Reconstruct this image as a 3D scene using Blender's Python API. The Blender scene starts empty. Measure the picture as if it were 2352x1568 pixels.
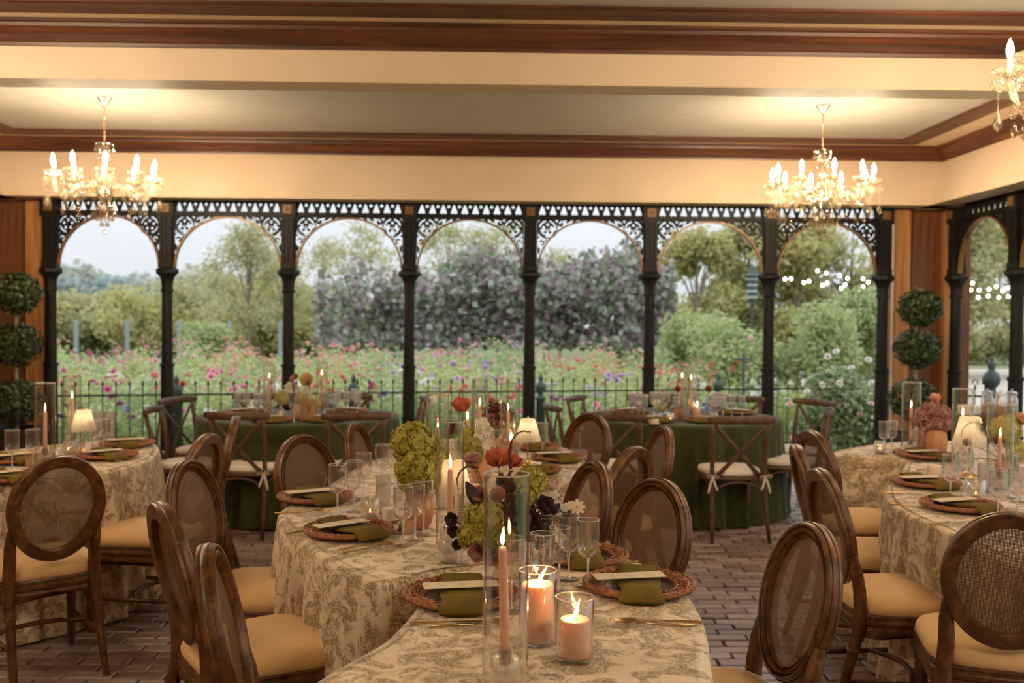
import bpy, math, random
import numpy as np
from mathutils import Vector, Matrix
from mathutils.geometry import tessellate_polygon
random.seed(7)
RNG = np.random.default_rng(7)
PI = math.pi
sc = bpy.context.scene
COL = sc.collection

# ------------------------------------------------------------------ camera, sky, exposure
FPX = 2285.0          # 35 mm lens on a 36 mm wide sensor, 2352 px frame
YAW, PIT, ROL = math.radians(.97), math.radians(1.33), math.radians(.50)
CAMH = 1.56
cd = bpy.data.cameras.new('camera'); cam = bpy.data.objects.new('camera', cd); COL.objects.link(cam)
cam.matrix_world = Matrix.Translation((0, 0, CAMH)) @ Matrix.Rotation(-YAW, 4, 'Z') @ Matrix.Rotation(PI/2-PIT, 4, 'X') @ Matrix.Rotation(ROL, 4, 'Z')
cd.sensor_width = 36.0
cd.lens = FPX/2352*36.0
cd.clip_start = 0.05; cd.clip_end = 400
cd.dof.use_dof = True
cd.dof.focus_distance = 3.0
cd.dof.aperture_fstop = 3.2
sc.camera = cam

world = bpy.data.worlds.new('overcast_sky'); sc.world = world
world.use_nodes = True
wn = world.node_tree; bg = wn.nodes['Background']
# standard overcast sky: three times brighter overhead than at the horizon
SKY = 0.52
tcw = wn.nodes.new('ShaderNodeTexCoord'); sxw = wn.nodes.new('ShaderNodeSeparateXYZ'); wn.links.new(tcw.outputs['Generated'], sxw.inputs[0])
mxw = wn.nodes.new('ShaderNodeMath'); mxw.operation = 'MAXIMUM'; mxw.inputs[1].default_value = 0.0; wn.links.new(sxw.outputs['Z'], mxw.inputs[0])
maw = wn.nodes.new('ShaderNodeMath'); maw.operation = 'MULTIPLY_ADD'; maw.inputs[1].default_value = 2.0*SKY; maw.inputs[2].default_value = SKY; wn.links.new(mxw.outputs[0], maw.inputs[0])
wn.links.new(maw.outputs[0], bg.inputs['Strength'])
bg.inputs['Color'].default_value = (0.90, 0.945, 1.0, 1)

vs = sc.view_settings
vs.view_transform = 'Standard'; vs.look = 'None'; vs.gamma = 1.0; vs.use_curve_mapping = False
vs.exposure = 0.70
BULB = 420.0          # emission of a chandelier bulb
FLAME = 26.0          # emission of a candle flame
CANDLE_W = 0.65       # watts of a candle's own light
LAMP_W = 0.15
try:
    cy = sc.cycles
    cy.max_bounces = 8; cy.diffuse_bounces = 3; cy.glossy_bounces = 3
    cy.transmission_bounces = 4; cy.transparent_max_bounces = 40
    cy.caustics_reflective = False; cy.caustics_refractive = False
    cy.sample_clamp_indirect = 4.0
    cy.use_denoising = True
except Exception:
    pass

CY, SY = math.cos(YAW), math.sin(YAW)
CP, SP = math.cos(PIT), math.sin(PIT)
CR, SR = math.cos(ROL), math.sin(ROL)
def WD(px, d, z=0.0):
    """point seen in pixel column px at distance d ahead and height z"""
    dd = d*CP-(z-CAMH)*SP; v = -((z-CAMH)*CP+d*SP)/dd
    xc = ((px-1176)/FPX+SR*v)/CR*dd
    return Vector((xc*CY+d*SY, -xc*SY+d*CY, z))
def W(px, py, z=0.0):
    """point of the level plane at height z seen at pixel (px, py)"""
    a, b = (px-1176)/FPX, (py-784)/FPX
    u, v = CR*a+SR*b, -SR*a+CR*b
    d, zz = CP-v*SP, -v*CP-SP
    t = (z-CAMH)/zz
    xc, d = u*t, d*t
    return Vector((xc*CY+d*SY, -xc*SY+d*CY, z))
def pix(p):
    xc = p[0]*CY-p[1]*SY; d = p[0]*SY+p[1]*CY; z = p[2]-CAMH
    zz, dd = z*CP+d*SP, d*CP-z*SP
    u, v = xc/dd, -zz/dd
    return (1176+FPX*(CR*u-SR*v), 784+FPX*(SR*u+CR*v), d)
TZ = 0.762            # top of a dressed table

# ------------------------------------------------------------------ object helpers
def tag(o, label=None, cat=None, group=None, kind=None):
    if label: o['label'] = label
    if cat: o['category'] = cat
    if group: o['group'] = group
    if kind: o['kind'] = kind
    return o
def thing(name, label, cat, loc=(0, 0, 0), rz=0.0, group=None):
    o = bpy.data.objects.new(name, None); COL.objects.link(o)
    o.empty_display_size = 0.05
    o.location = loc; o.rotation_euler = (0, 0, rz)
    return tag(o, label, cat, group)
def link(name, me, parent=None, loc=None, rot=None, scale=None):
    o = bpy.data.objects.new(name, me); COL.objects.link(o)
    if parent is not None: o.parent = parent
    if loc is not None: o.location = loc
    if rot is not None: o.rotation_euler = rot
    if scale is not None: o.scale = scale
    return o
KIDS = {}
def kids(o):
    return [c for c in o.children]
def dup(root, loc, rz, label, group=None, cat=None):
    r = root.copy(); COL.objects.link(r); r.location = loc; r.rotation_euler = (0, 0, rz)
    r['label'] = label
    if group: r['group'] = group
    if cat: r['category'] = cat
    for ch in list(root.children):
        c = ch.copy(); COL.objects.link(c); c.parent = r
        for g in list(ch.children):
            d = g.copy(); COL.objects.link(d); d.parent = c
    return r

class MB:
    """collects geometry for ONE mesh"""
    def __init__(s): s.v = []; s.f = []
    def add(s, vs_, fs):
        o = len(s.v); s.v += [tuple(p) for p in vs_]; s.f += [tuple(i+o for i in f) for f in fs]
        return s
    def box(s, c, size, rz=0.0, m=None):
        x, y, z = size[0]/2, size[1]/2, size[2]/2
        pts = [(-x,-y,-z),(x,-y,-z),(x,y,-z),(-x,y,-z),(-x,-y,z),(x,-y,z),(x,y,z),(-x,y,z)]
        M = m or Matrix.Rotation(rz, 3, 'Z')
        c = Vector(c)
        s.add([M @ Vector(p) + c for p in pts], [(0,3,2,1),(4,5,6,7),(0,1,5,4),(1,2,6,5),(2,3,7,6),(3,0,4,7)])
        return s
    def cbox(s, c, size, ch, rz=0.0):
        """box whose top edges are chamfered by ch"""
        x, y, z = size[0]/2, size[1]/2, size[2]/2
        M = Matrix.Rotation(rz, 3, 'Z'); c = Vector(c)
        r = lambda a, b, h: [(-a,-b,h),(a,-b,h),(a,b,h),(-a,b,h)]
        rings = [r(x,y,-z), r(x,y,z-ch), r(x-ch,y-ch,z)]
        return s.loft([[M @ Vector(p)+c for p in k] for k in rings])
    def loft(s, rings, cap0=True, cap1=True, closed=True):
        n = len(rings[0]); o = len(s.v)
        for r in rings: s.v += [tuple(p) for p in r]
        for i in range(len(rings)-1):
            for j in range(n if closed else n-1):
                k = (j+1) % n
                s.f.append((o+i*n+j, o+i*n+k, o+(i+1)*n+k, o+(i+1)*n+j))
        if cap0: s.f.append(tuple(o+j for j in reversed(range(n))))
        if cap1: s.f.append(tuple(o+(len(rings)-1)*n+j for j in range(n)))
        return s
    def lathe(s, prof, seg=24, c=(0,0,0), rib=0, ribamp=0.0, cap=False):
        rings = []
        for (r, z) in prof:
            ring = []
            for j in range(seg):
                a = 2*PI*j/seg
                rr = r + (ribamp*math.cos(rib*a) if rib else 0)
                ring.append((c[0]+rr*math.cos(a), c[1]+rr*math.sin(a), c[2]+z))
            rings.append(ring)
        return s.loft(rings, cap, cap)
    def tube(s, pts, rad, seg=8, closed=False, flat=1.0, up=(0,0,1), cap=True):
        """tube through pts; flat scales the section along its binormal"""
        P = [Vector(p) for p in pts]; n = len(P)
        R = rad if isinstance(rad, (list, tuple)) else [rad]*n
        rings = []; prevx = None
        for i in range(n):
            if closed: t = P[(i+1) % n]-P[i-1]
            else: t = P[min(i+1, n-1)]-P[max(i-1, 0)]
            t = t.normalized() if t.length > 1e-9 else Vector((0,0,1))
            if prevx is None:
                u = Vector(up)
                if abs(u.dot(t)) > .95: u = Vector((1,0,0)) if abs(t.x) < .9 else Vector((0,1,0))
                x = (u - t*u.dot(t)).normalized()
            else:
                x = prevx - t*prevx.dot(t)
                x = x.normalized() if x.length > 1e-6 else prevx
            prevx = x; y = t.cross(x)
            rings.append([P[i] + x*(R[i]*math.cos(2*PI*k/seg)) + y*(R[i]*flat*math.sin(2*PI*k/seg)) for k in range(seg)])
        if closed:
            rings.append(rings[0]); return s.loft(rings, False, False)
        return s.loft(rings, cap, cap)
    def ball(s, c, r, seg=12, rings=7, sc=(1,1,1)):
        prof = []
        R = []
        for i in range(rings+1):
            a = -PI/2 + PI*i/rings
            rr = max(math.cos(a), 0.02)
            R.append([(c[0]+r*sc[0]*rr*math.cos(2*PI*j/seg), c[1]+r*sc[1]*rr*math.sin(2*PI*j/seg), c[2]+r*sc[2]*math.sin(a)) for j in range(seg)])
        return s.loft(R)
    def plate(s, outer, holes, th, M=None):
        """flat plate (2-D outline with holes, x/z) of thickness th along y"""
        loops = [[Vector((p[0], p[1], 0)) for p in outer]] + [[Vector((p[0], p[1], 0)) for p in h] for h in holes]
        tris = tessellate_polygon(loops)
        flat = [p for l in loops for p in l]; n = len(flat)
        vv = [(p.x, -th/2, p.y) for p in flat] + [(p.x, th/2, p.y) for p in flat]
        ff = [t for t in tris] + [(a+n, c+n, b+n) for (a, b, c) in tris]
        o = 0
        for l in loops:
            m = len(l)
            for j in range(m):
                k = (j+1) % m
                ff.append((o+j, o+k, o+k+n, o+j+n))
            o += m
        if M is not None: vv = [M @ Vector(p) for p in vv]
        return s.add(vv, ff)
    def mesh(s, name, mat, smooth=True, angle=None):
        me = bpy.data.meshes.new(name)
        me.from_pydata(s.v, [], s.f); me.update()
        if mat is not None:
            for m in (mat if isinstance(mat, (list, tuple)) else [mat]): me.materials.append(m)
        if smooth:
            me.polygons.foreach_set('use_smooth', [True]*len(me.polygons))
            if angle is not None: sharp(me, angle)
        return me
    def obj(s, name, mat, parent=None, smooth=True, angle=40, loc=None, rot=None):
        return link(name, s.mesh(name, mat, smooth, angle), parent, loc, rot)

def sharp(me, deg):
    try: me.set_sharp_from_angle(angle=math.radians(deg))
    except Exception: pass

def npmesh(name, verts, quads, mat, smooth=False):
    """mesh from numpy arrays of quads"""
    me = bpy.data.meshes.new(name)
    nv, nf = len(verts), len(quads)
    me.vertices.add(nv); me.vertices.foreach_set('co', np.ascontiguousarray(verts, dtype=np.float32).ravel())
    k = quads.shape[1]
    me.loops.add(nf*k); me.loops.foreach_set('vertex_index', np.ascontiguousarray(quads, dtype=np.int32).ravel())
    me.polygons.add(nf)
    me.polygons.foreach_set('loop_start', np.arange(0, nf*k, k, dtype=np.int32))
    if smooth: me.polygons.foreach_set('use_smooth', np.ones(nf, dtype=bool))
    me.update(calc_edges=True); me.validate()
    if mat: me.materials.append(mat)
    return me

def leaves(pos, size, normal=None, rnd=1.0, aspect=0.55, droop=0.0):
    """quad leaves (bent diamonds) at pos (n,3); returns verts, quads"""
    n = len(pos)
    d = RNG.normal(size=(n, 3))
    if normal is not None: d = normal + rnd*d
    d /= np.linalg.norm(d, axis=1)[:, None]+1e-9
    a = RNG.normal(size=(n, 3)); a -= (a*d).sum(1)[:, None]*d; a /= np.linalg.norm(a, axis=1)[:, None]+1e-9
    b = np.cross(d, a)
    s_ = size*(0.6+0.8*RNG.random(n))[:, None]
    v = np.empty((n, 4, 3))
    v[:, 0] = pos - a*s_; v[:, 1] = pos + b*s_*aspect + d*s_*.15
    v[:, 2] = pos + a*s_; v[:, 3] = pos - b*s_*aspect + d*s_*.15
    if droop: v[:, 2, 2] -= droop*s_[:, 0]
    return v.reshape(-1, 3), np.arange(4*n).reshape(n, 4)

def blob_points(n, c, r, shell=0.55):
    """n points in an ellipsoid, denser toward its skin"""
    d = RNG.normal(size=(n, 3)); d /= np.linalg.norm(d, axis=1)[:, None]
    rad = (shell + (1-shell)*RNG.random(n))[:, None]
    return np.array(c) + d*rad*np.array(r), d

# ------------------------------------------------------------------ materials
def newmat(name):
    m = bpy.data.materials.new(name); m.use_nodes = True
    nt = m.node_tree
    return m, nt, nt.nodes['Principled BSDF'], nt.nodes['Material Output']
def N(nt, typ, **kw):
    n = nt.nodes.new(typ)
    for k, v in kw.items():
        if k in n.inputs.keys(): n.inputs[k].default_value = v
        else: setattr(n, k, v)
    return n
def rgba(c): return (c[0], c[1], c[2], 1.0)
def ramp(nt, fac, stops, interp='LINEAR'):
    r = nt.nodes.new('ShaderNodeValToRGB'); r.color_ramp.interpolation = interp
    e = r.color_ramp.elements
    while len(e) < len(stops): e.new(0.5)
    for i, (p, c) in enumerate(stops):
        e[i].position = p; e[i].color = rgba(c)
    nt.links.new(fac, r.inputs[0]); return r.outputs[0]
def coords(nt, kind='Object', scale=(1,1,1), rot=(0,0,0)):
    tc = nt.nodes.new('ShaderNodeTexCoord'); mp = nt.nodes.new('ShaderNodeMapping')
    mp.inputs['Scale'].default_value = scale; mp.inputs['Rotation'].default_value = rot
    nt.links.new(tc.outputs[kind], mp.inputs[0]); return mp.outputs[0]
def noise(nt, vec, scale, detail=3, rough=.55, dist=0.0):
    n = N(nt, 'ShaderNodeTexNoise', Scale=scale, Detail=detail, Roughness=rough, Distortion=dist)
    if vec is not None: nt.links.new(vec, n.inputs['Vector'])
    return n.outputs[0]
def bump(nt, p, h, strength, dist=.01):
    b = N(nt, 'ShaderNodeBump', Strength=strength, Distance=dist)
    nt.links.new(h, b.inputs['Height']); nt.links.new(b.outputs[0], p.inputs['Normal'])
def plain(name, col, rough=.5, metal=0.0, col2=None, nscale=8, scale=(1,1,1), bmp=0.0, bscale=60, spec=.5, sheen=0.0, sss=0.0, sssr=(1,.4,.2), coat=0.0, island=0.0, contrast=(.35,.65)):
    m, nt, p, out = newmat(name)
    p.inputs['Roughness'].default_value = rough; p.inputs['Metallic'].default_value = metal
    p.inputs['Specular IOR Level'].default_value = spec
    if sheen: p.inputs['Sheen Weight'].default_value = sheen
    if coat: p.inputs['Coat Weight'].default_value = coat; p.inputs['Coat Roughness'].default_value = .12
    if sss:
        p.inputs['Subsurface Weight'].default_value = sss; p.inputs['Subsurface Radius'].default_value = sssr
        p.inputs['Subsurface Scale'].default_value = .02
    if col2 is None and not bmp and not island:
        p.inputs['Base Color'].default_value = rgba(col); return m
    v = coords(nt, 'Object', scale)
    if col2 is not None:
        c = ramp(nt, noise(nt, v, nscale, 5, .6), [(contrast[0], col), (contrast[1], col2)])
    else:
        c = N(nt, 'ShaderNodeRGB'); c.outputs[0].default_value = rgba(col); c = c.outputs[0]
    if island:
        g = nt.nodes.new('ShaderNodeNewGeometry')
        mr = N(nt, 'ShaderNodeMapRange'); mr.inputs[3].default_value = 1-island; mr.inputs[4].default_value = 1+island
        nt.links.new(g.outputs['Random Per Island'], mr.inputs[0])
        mx = N(nt, 'ShaderNodeVectorMath', operation='SCALE'); nt.links.new(c, mx.inputs[0]); nt.links.new(mr.outputs[0], mx.inputs['Scale'])
        c = mx.outputs[0]
    nt.links.new(c, p.inputs['Base Color'])
    if bmp: bump(nt, p, noise(nt, v, bscale, 4), bmp)
    return m
def leafmat(name, cols, rough=.55, trans=.35, pos=None):
    """foliage: colour by leaf, part of the light passes through"""
    m, nt, p, out = newmat(name)
    g = nt.nodes.new('ShaderNodeNewGeometry')
    k = len(cols)
    c = ramp(nt, g.outputs['Random Per Island'], [((i/(k-1)) if k > 1 else 0, cc) for i, cc in enumerate(cols)])
    nt.links.new(c, p.inputs['Base Color']); p.inputs['Roughness'].default_value = rough
    t = nt.nodes.new('ShaderNodeBsdfTranslucent'); nt.links.new(c, t.inputs[0])
    mx = N(nt, 'ShaderNodeMixShader'); mx.inputs[0].default_value = trans
    nt.links.new(p.outputs[0], mx.inputs[1]); nt.links.new(t.outputs[0], mx.inputs[2]); nt.links.new(mx.outputs[0], out.inputs[0])
    return m
def wood(name, c1, c2, c3, axis='X', scale=1.0, rough=.38, fine=60, coat=0.0):
    m, nt, p, out = newmat(name)
    s3 = {'X': (.6, 9, 9), 'Y': (9, .6, 9), 'Z': (9, 9, .6), 'N': (4, 4, 4)}[axis]
    v = coords(nt, 'Object', tuple(k*scale for k in s3))
    n1 = noise(nt, v, 1.6, 6, .65, .6)
    c = ramp(nt, n1, [(.3, c1), (.52, c2), (.72, c3)])
    nt.links.new(c, p.inputs['Base Color'])
    p.inputs['Roughness'].default_value = rough
    if coat: p.inputs['Coat Weight'].default_value = coat; p.inputs['Coat Roughness'].default_value = .2
    bump(nt, p, noise(nt, v, 5, 5, .7), .15, .004)
    return m
def emit(name, col, strength):
    m, nt, p, out = newmat(name)
    e = N(nt, 'ShaderNodeEmission', Strength=strength); e.inputs[0].default_value = rgba(col)
    nt.links.new(e.outputs[0], out.inputs[0]); return m
def glass(name, tint=(1,1,1), base=.03, edge=.75, power=3.0, rough=.02, clear=1.0, frost=0.0, edge2=.74):
    """thin blown glass: see-through, reflecting more toward grazing angles"""
    m, nt, p, out = newmat(name)
    lw = N(nt, 'ShaderNodeLayerWeight', Blend=.5)
    pw = N(nt, 'ShaderNodeMath', operation='POWER'); pw.inputs[1].default_value = power
    nt.links.new(lw.outputs['Facing'], pw.inputs[0])
    ma = N(nt, 'ShaderNodeMath', operation='MULTIPLY_ADD', use_clamp=True); ma.inputs[1].default_value = edge; ma.inputs[2].default_value = base
    nt.links.new(pw.outputs[0], ma.inputs[0])
    t = nt.nodes.new('ShaderNodeBsdfTransparent')
    tc = [k*clear for k in tint]        # more glass to look through toward the edges
    nt.links.new(ramp(nt, lw.outputs['Facing'], [(0, tc), (.62, tc), (.86, [k*edge2 for k in tc]), (1, [k*edge2*.6 for k in tc])]), t.inputs[0])
    g = N(nt, 'ShaderNodeBsdfGlossy', Roughness=rough); g.inputs[0].default_value = (1,1,1,1)
    mx = nt.nodes.new('ShaderNodeMixShader')
    nt.links.new(ma.outputs[0], mx.inputs[0]); nt.links.new(t.outputs[0], mx.inputs[1]); nt.links.new(g.outputs[0], mx.inputs[2])
    if frost:  # real frosting on cups; stands in for sky highlights on rims
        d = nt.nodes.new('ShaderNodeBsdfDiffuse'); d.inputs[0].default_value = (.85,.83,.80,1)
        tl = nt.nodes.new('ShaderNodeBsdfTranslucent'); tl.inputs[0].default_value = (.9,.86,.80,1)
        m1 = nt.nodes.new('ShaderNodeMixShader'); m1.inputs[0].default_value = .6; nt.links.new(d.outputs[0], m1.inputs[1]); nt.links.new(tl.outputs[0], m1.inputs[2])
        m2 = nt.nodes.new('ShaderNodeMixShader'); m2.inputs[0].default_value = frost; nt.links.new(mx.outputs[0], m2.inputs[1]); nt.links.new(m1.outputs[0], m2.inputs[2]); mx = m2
    nt.links.new(mx.outputs[0], out.inputs[0]); return m

M = {}
M['chairwood'] = wood('carved_walnut', (.028,.009,.002), (.115,.042,.009), (.23,.095,.023), 'N', 3.0, .40, coat=.04)
M['crosswood'] = wood('brown_elm', (.045,.020,.009), (.10,.048,.021), (.16,.082,.038), 'N', 3.0, .5)
M['crown'] = wood('redwood_moulding', (.030,.007,.0025), (.085,.024,.006), (.17,.056,.015), 'X', 1.0, .46, coat=.03)
M['crowny'] = wood('redwood_moulding_side', (.030,.007,.0025), (.085,.024,.006), (.17,.056,.015), 'Y', 1.0, .46, coat=.03)
M['panelwood'] = wood('cedar_board', (.085,.026,.007), (.16,.056,.015), (.23,.085,.024), 'Z', 1.2, .5)
M['jambwood'] = wood('light_cedar_jamb', (.22,.085,.024), (.40,.175,.052), (.50,.24,.08), 'Z', 1.2, .5)
M['cream'] = plain('cream_paint', (.70,.55,.385), .58, col2=(.66,.515,.355), nscale=1.5, bmp=.05, bscale=6)
M['ceil'] = plain('grey_ceiling_paint', (.40,.37,.325), .40, col2=(.35,.325,.285), nscale=2.2, scale=(1,4,1))
M['iron'] = plain('dark_cast_iron', (.008,.0065,.006), .5, col2=(.014,.011,.0095), nscale=20, bmp=.15, bscale=50, spec=.22)
M['irongrey'] = plain('grey_green_iron', (.05,.07,.075), .5, col2=(.08,.10,.10), nscale=14)
M['arcrim'] = plain('gilded_iron_rim', (.20,.105,.035), .42, .3)
M['cushion'] = plain('tan_seat_velvet', (.79,.515,.235), .75, col2=(.73,.47,.21), nscale=5, sheen=.1, bmp=.05, bscale=250)
M['pad'] = plain('cream_seat_pad', (.82,.73,.62), .8, col2=(.76,.67,.56), nscale=8, bmp=.1, bscale=120)
M['gold'] = plain('brushed_gold', (.62,.42,.18), .32, 1.0)
M['silver'] = plain('silver_metal', (.62,.56,.46), .25, 1.0)
M['greencloth'] = plain('moss_green_velvet', (.058,.066,.020), .85, col2=(.036,.044,.012), nscale=4, scale=(1,1,.2), spec=.2, sheen=.12, bmp=.05, bscale=120)
M['napkin'] = plain('olive_napkin_cotton', (.170,.118,.020), .85, col2=(.130,.090,.015), nscale=9, spec=.2, bmp=.12, bscale=180)
M['rattan'] = plain('woven_rattan', (.42,.17,.06), .5, col2=(.25,.085,.028), nscale=70, bmp=.6, bscale=160, contrast=(.42,.58))
M['terracotta'] = plain('terracotta_clay', (.56,.25,.12), .7, col2=(.50,.21,.10), nscale=10, bmp=.1)
M['blush'] = plain('blush_ceramic', (.66,.45,.33), .6, col2=(.60,.40,.29), nscale=8)
M['ivory'] = plain('ivory_ceramic', (.75,.66,.52), .4)
M['kraft'] = plain('kraft_card', (.42,.26,.12), .8, col2=(.37,.22,.10), nscale=40)
M['wick'] = plain('burnt_wick', (.02,.015,.012), .9)
M['stem'] = plain('flower_stem', (.10,.13,.04), .6)
M['darkleaf'] = plain('dark_burgundy_leaf', (.022,.010,.010), .45, island=.4)
M['black'] = plain('black_planter', (.012,.011,.010), .5)
M['soil'] = plain('dark_soil', (.03,.02,.012), .95)
M['bark'] = plain('grey_bark', (.20,.165,.12), .9, col2=(.30,.25,.19), nscale=12)
M['glass'] = glass('clear_glass', (1,.99,.97), .055, .85, 2.2, .02, .985, 0.0, .88)
M['ribglass'] = glass('ribbed_glass', (1,.98,.96), .11, .9, 1.5, .05, .96, .035)
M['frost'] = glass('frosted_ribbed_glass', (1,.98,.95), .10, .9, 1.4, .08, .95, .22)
def crystal_mat():
    m, nt, p, out = newmat('cut_crystal')
    lw = N(nt, 'ShaderNodeLayerWeight', Blend=.5)
    ma = N(nt, 'ShaderNodeMath', operation='MULTIPLY_ADD', use_clamp=True); ma.inputs[1].default_value = .5; ma.inputs[2].default_value = .10; nt.links.new(lw.outputs['Facing'], ma.inputs[0])
    t = nt.nodes.new('ShaderNodeBsdfTransparent'); t.inputs[0].default_value = (1,.95,.88,1)
    tl = nt.nodes.new('ShaderNodeBsdfTranslucent'); tl.inputs[0].default_value = (.95,.85,.68,1)
    g = N(nt, 'ShaderNodeBsdfGlossy', Roughness=.06); g.inputs[0].default_value = (.42,.38,.33,1)
    m1 = nt.nodes.new('ShaderNodeMixShader'); m1.inputs[0].default_value = .045; nt.links.new(t.outputs[0], m1.inputs[1]); nt.links.new(tl.outputs[0], m1.inputs[2])
    m2 = nt.nodes.new('ShaderNodeMixShader'); nt.links.new(ma.outputs[0], m2.inputs[0]); nt.links.new(m1.outputs[0], m2.inputs[1]); nt.links.new(g.outputs[0], m2.inputs[2])
    nt.links.new(m2.outputs[0], out.inputs[0]); return m
M['crystal'] = crystal_mat()
M['rim'] = glass('highlight_white_glass_rim', (1,1,1), .45, .5, 1.0, .15, 1.0, .45)  # white mixed in stands in for sky highlights on rims and stems
M['rimfar'] = glass('highlight_white_far_rim', (1,1,1), .45, .5, 1.0, .15, 1.0, .95)  # nearly all white, in place of sky highlights on the far rims
M['bulb'] = emit('candle_bulb_glow', (1.0,.78,.52), BULB)
M['flame'] = emit('candle_flame', (1.0,.62,.27), FLAME)
M['tealight'] = emit('tealight_flame', (1.0,.45,.14), FLAME*.6)
M['string'] = emit('string_bulb_glow', (1.0,.80,.55), 9.0)
M['sconce'] = plain('candle_sleeve', (.80,.68,.48), .4)

def waxmat():
    m = plain('peach_candle_wax', (.86,.53,.39), .42, sss=.5, sssr=(1.2,.75,.55)); return m
M['wax'] = waxmat()
def shade_mat():
    m, nt, p, out = newmat('pleated_glass_shade')
    p.inputs['Base Color'].default_value = (.90,.84,.72,1); p.inputs['Roughness'].default_value = .2
    t = nt.nodes.new('ShaderNodeBsdfTranslucent'); t.inputs[0].default_value = (.95,.88,.74,1)
    mx = nt.nodes.new('ShaderNodeMixShader'); mx.inputs[0].default_value = .55
    tr = nt.nodes.new('ShaderNodeBsdfTransparent'); m2 = nt.nodes.new('ShaderNodeMixShader'); m2.inputs[0].default_value = .36
    nt.links.new(p.outputs[0], mx.inputs[1]); nt.links.new(t.outputs[0], mx.inputs[2])
    nt.links.new(mx.outputs[0], m2.inputs[1]); nt.links.new(tr.outputs[0], m2.inputs[2]); nt.links.new(m2.outputs[0], out.inputs[0])
    return m
M['shade'] = shade_mat()
def cane_mat():
    """open cane weave: strands every 4 mm, gaps between them are real see-through"""
    m, nt, p, out = newmat('woven_cane')
    p.inputs['Base Color'].default_value = (.130,.058,.022,1); p.inputs['Roughness'].default_value = .6
    tc = nt.nodes.new('ShaderNodeTexCoord'); sp = nt.nodes.new('ShaderNodeSeparateXYZ'); nt.links.new(tc.outputs['Object'], sp.inputs[0])
    gs = []
    for k in ('X', 'Z'):
        mu = N(nt, 'ShaderNodeMath', operation='MULTIPLY'); mu.inputs[1].default_value = 1/.0040; nt.links.new(sp.outputs[k], mu.inputs[0])
        fr = N(nt, 'ShaderNodeMath', operation='FRACT'); nt.links.new(mu.outputs[0], fr.inputs[0])
        gt = N(nt, 'ShaderNodeMath', operation='GREATER_THAN'); gt.inputs[1].default_value = .53; nt.links.new(fr.outputs[0], gt.inputs[0]); gs.append(gt)
    an = N(nt, 'ShaderNodeMath', operation='MULTIPLY'); nt.links.new(gs[0].outputs[0], an.inputs[0]); nt.links.new(gs[1].outputs[0], an.inputs[1])
    t = nt.nodes.new('ShaderNodeBsdfTransparent'); mx = nt.nodes.new('ShaderNodeMixShader')
    nt.links.new(an.outputs[0], mx.inputs[0]); nt.links.new(p.outputs[0], mx.inputs[1]); nt.links.new(t.outputs[0], mx.inputs[2]); nt.links.new(mx.outputs[0], out.inputs[0])
    return m
M['cane'] = cane_mat()
def toile_mat():
    """cream cotton printed with olive-brown sprays (toile)"""
    m, nt, p, out = newmat('toile_print_cotton')
    v = coords(nt, 'Object', (1,1,1))
    wob = noise(nt, v, 9, 3, .6)
    big = noise(nt, v, 11, 5, .66, 1.2)
    mid = noise(nt, v, 52, 4, .65, 1.8)
    fine = noise(nt, v, 130, 3, .6, 1.0)
    a = N(nt, 'ShaderNodeMath', operation='ABSOLUTE'); su = N(nt, 'ShaderNodeMath', operation='SUBTRACT'); su.inputs[1].default_value = .5
    nt.links.new(mid, su.inputs[0]); nt.links.new(su.outputs[0], a.inputs[0])          # thin drawn lines
    line = N(nt, 'ShaderNodeMapRange', interpolation_type='SMOOTHSTEP'); line.inputs[1].default_value = .015; line.inputs[2].default_value = .075; line.inputs[3].default_value = 1; line.inputs[4].default_value = 0
    nt.links.new(a.outputs[0], line.inputs[0])
    mask = N(nt, 'ShaderNodeMapRange', interpolation_type='SMOOTHSTEP'); mask.inputs[1].default_value = .42; mask.inputs[2].default_value = .57
    nt.links.new(big, mask.inputs[0])
    hat = N(nt, 'ShaderNodeMapRange', interpolation_type='SMOOTHSTEP'); hat.inputs[1].default_value = .40; hat.inputs[2].default_value = .62; hat.inputs[3].default_value = .05; hat.inputs[4].default_value = .75
    nt.links.new(fine, hat.inputs[0])
    mx = N(nt, 'ShaderNodeMath', operation='MAXIMUM'); nt.links.new(line.outputs[0], mx.inputs[0]); nt.links.new(hat.outputs[0], mx.inputs[1])
    mu = N(nt, 'ShaderNodeMath', operation='MULTIPLY'); nt.links.new(mx.outputs[0], mu.inputs[0]); nt.links.new(mask.outputs[0], mu.inputs[1])
    c = ramp(nt, mu.outputs[0], [(.06, (.77,.62,.45)), (.80, (.24,.155,.060))])
    nt.links.new(c, p.inputs['Base Color']); p.inputs['Roughness'].default_value = .8
    p.inputs['Sheen Weight'].default_value = .15
    bump(nt, p, noise(nt, v, 14, 3), .12, .01)
    return m
M['toile'] = toile_mat()
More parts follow.
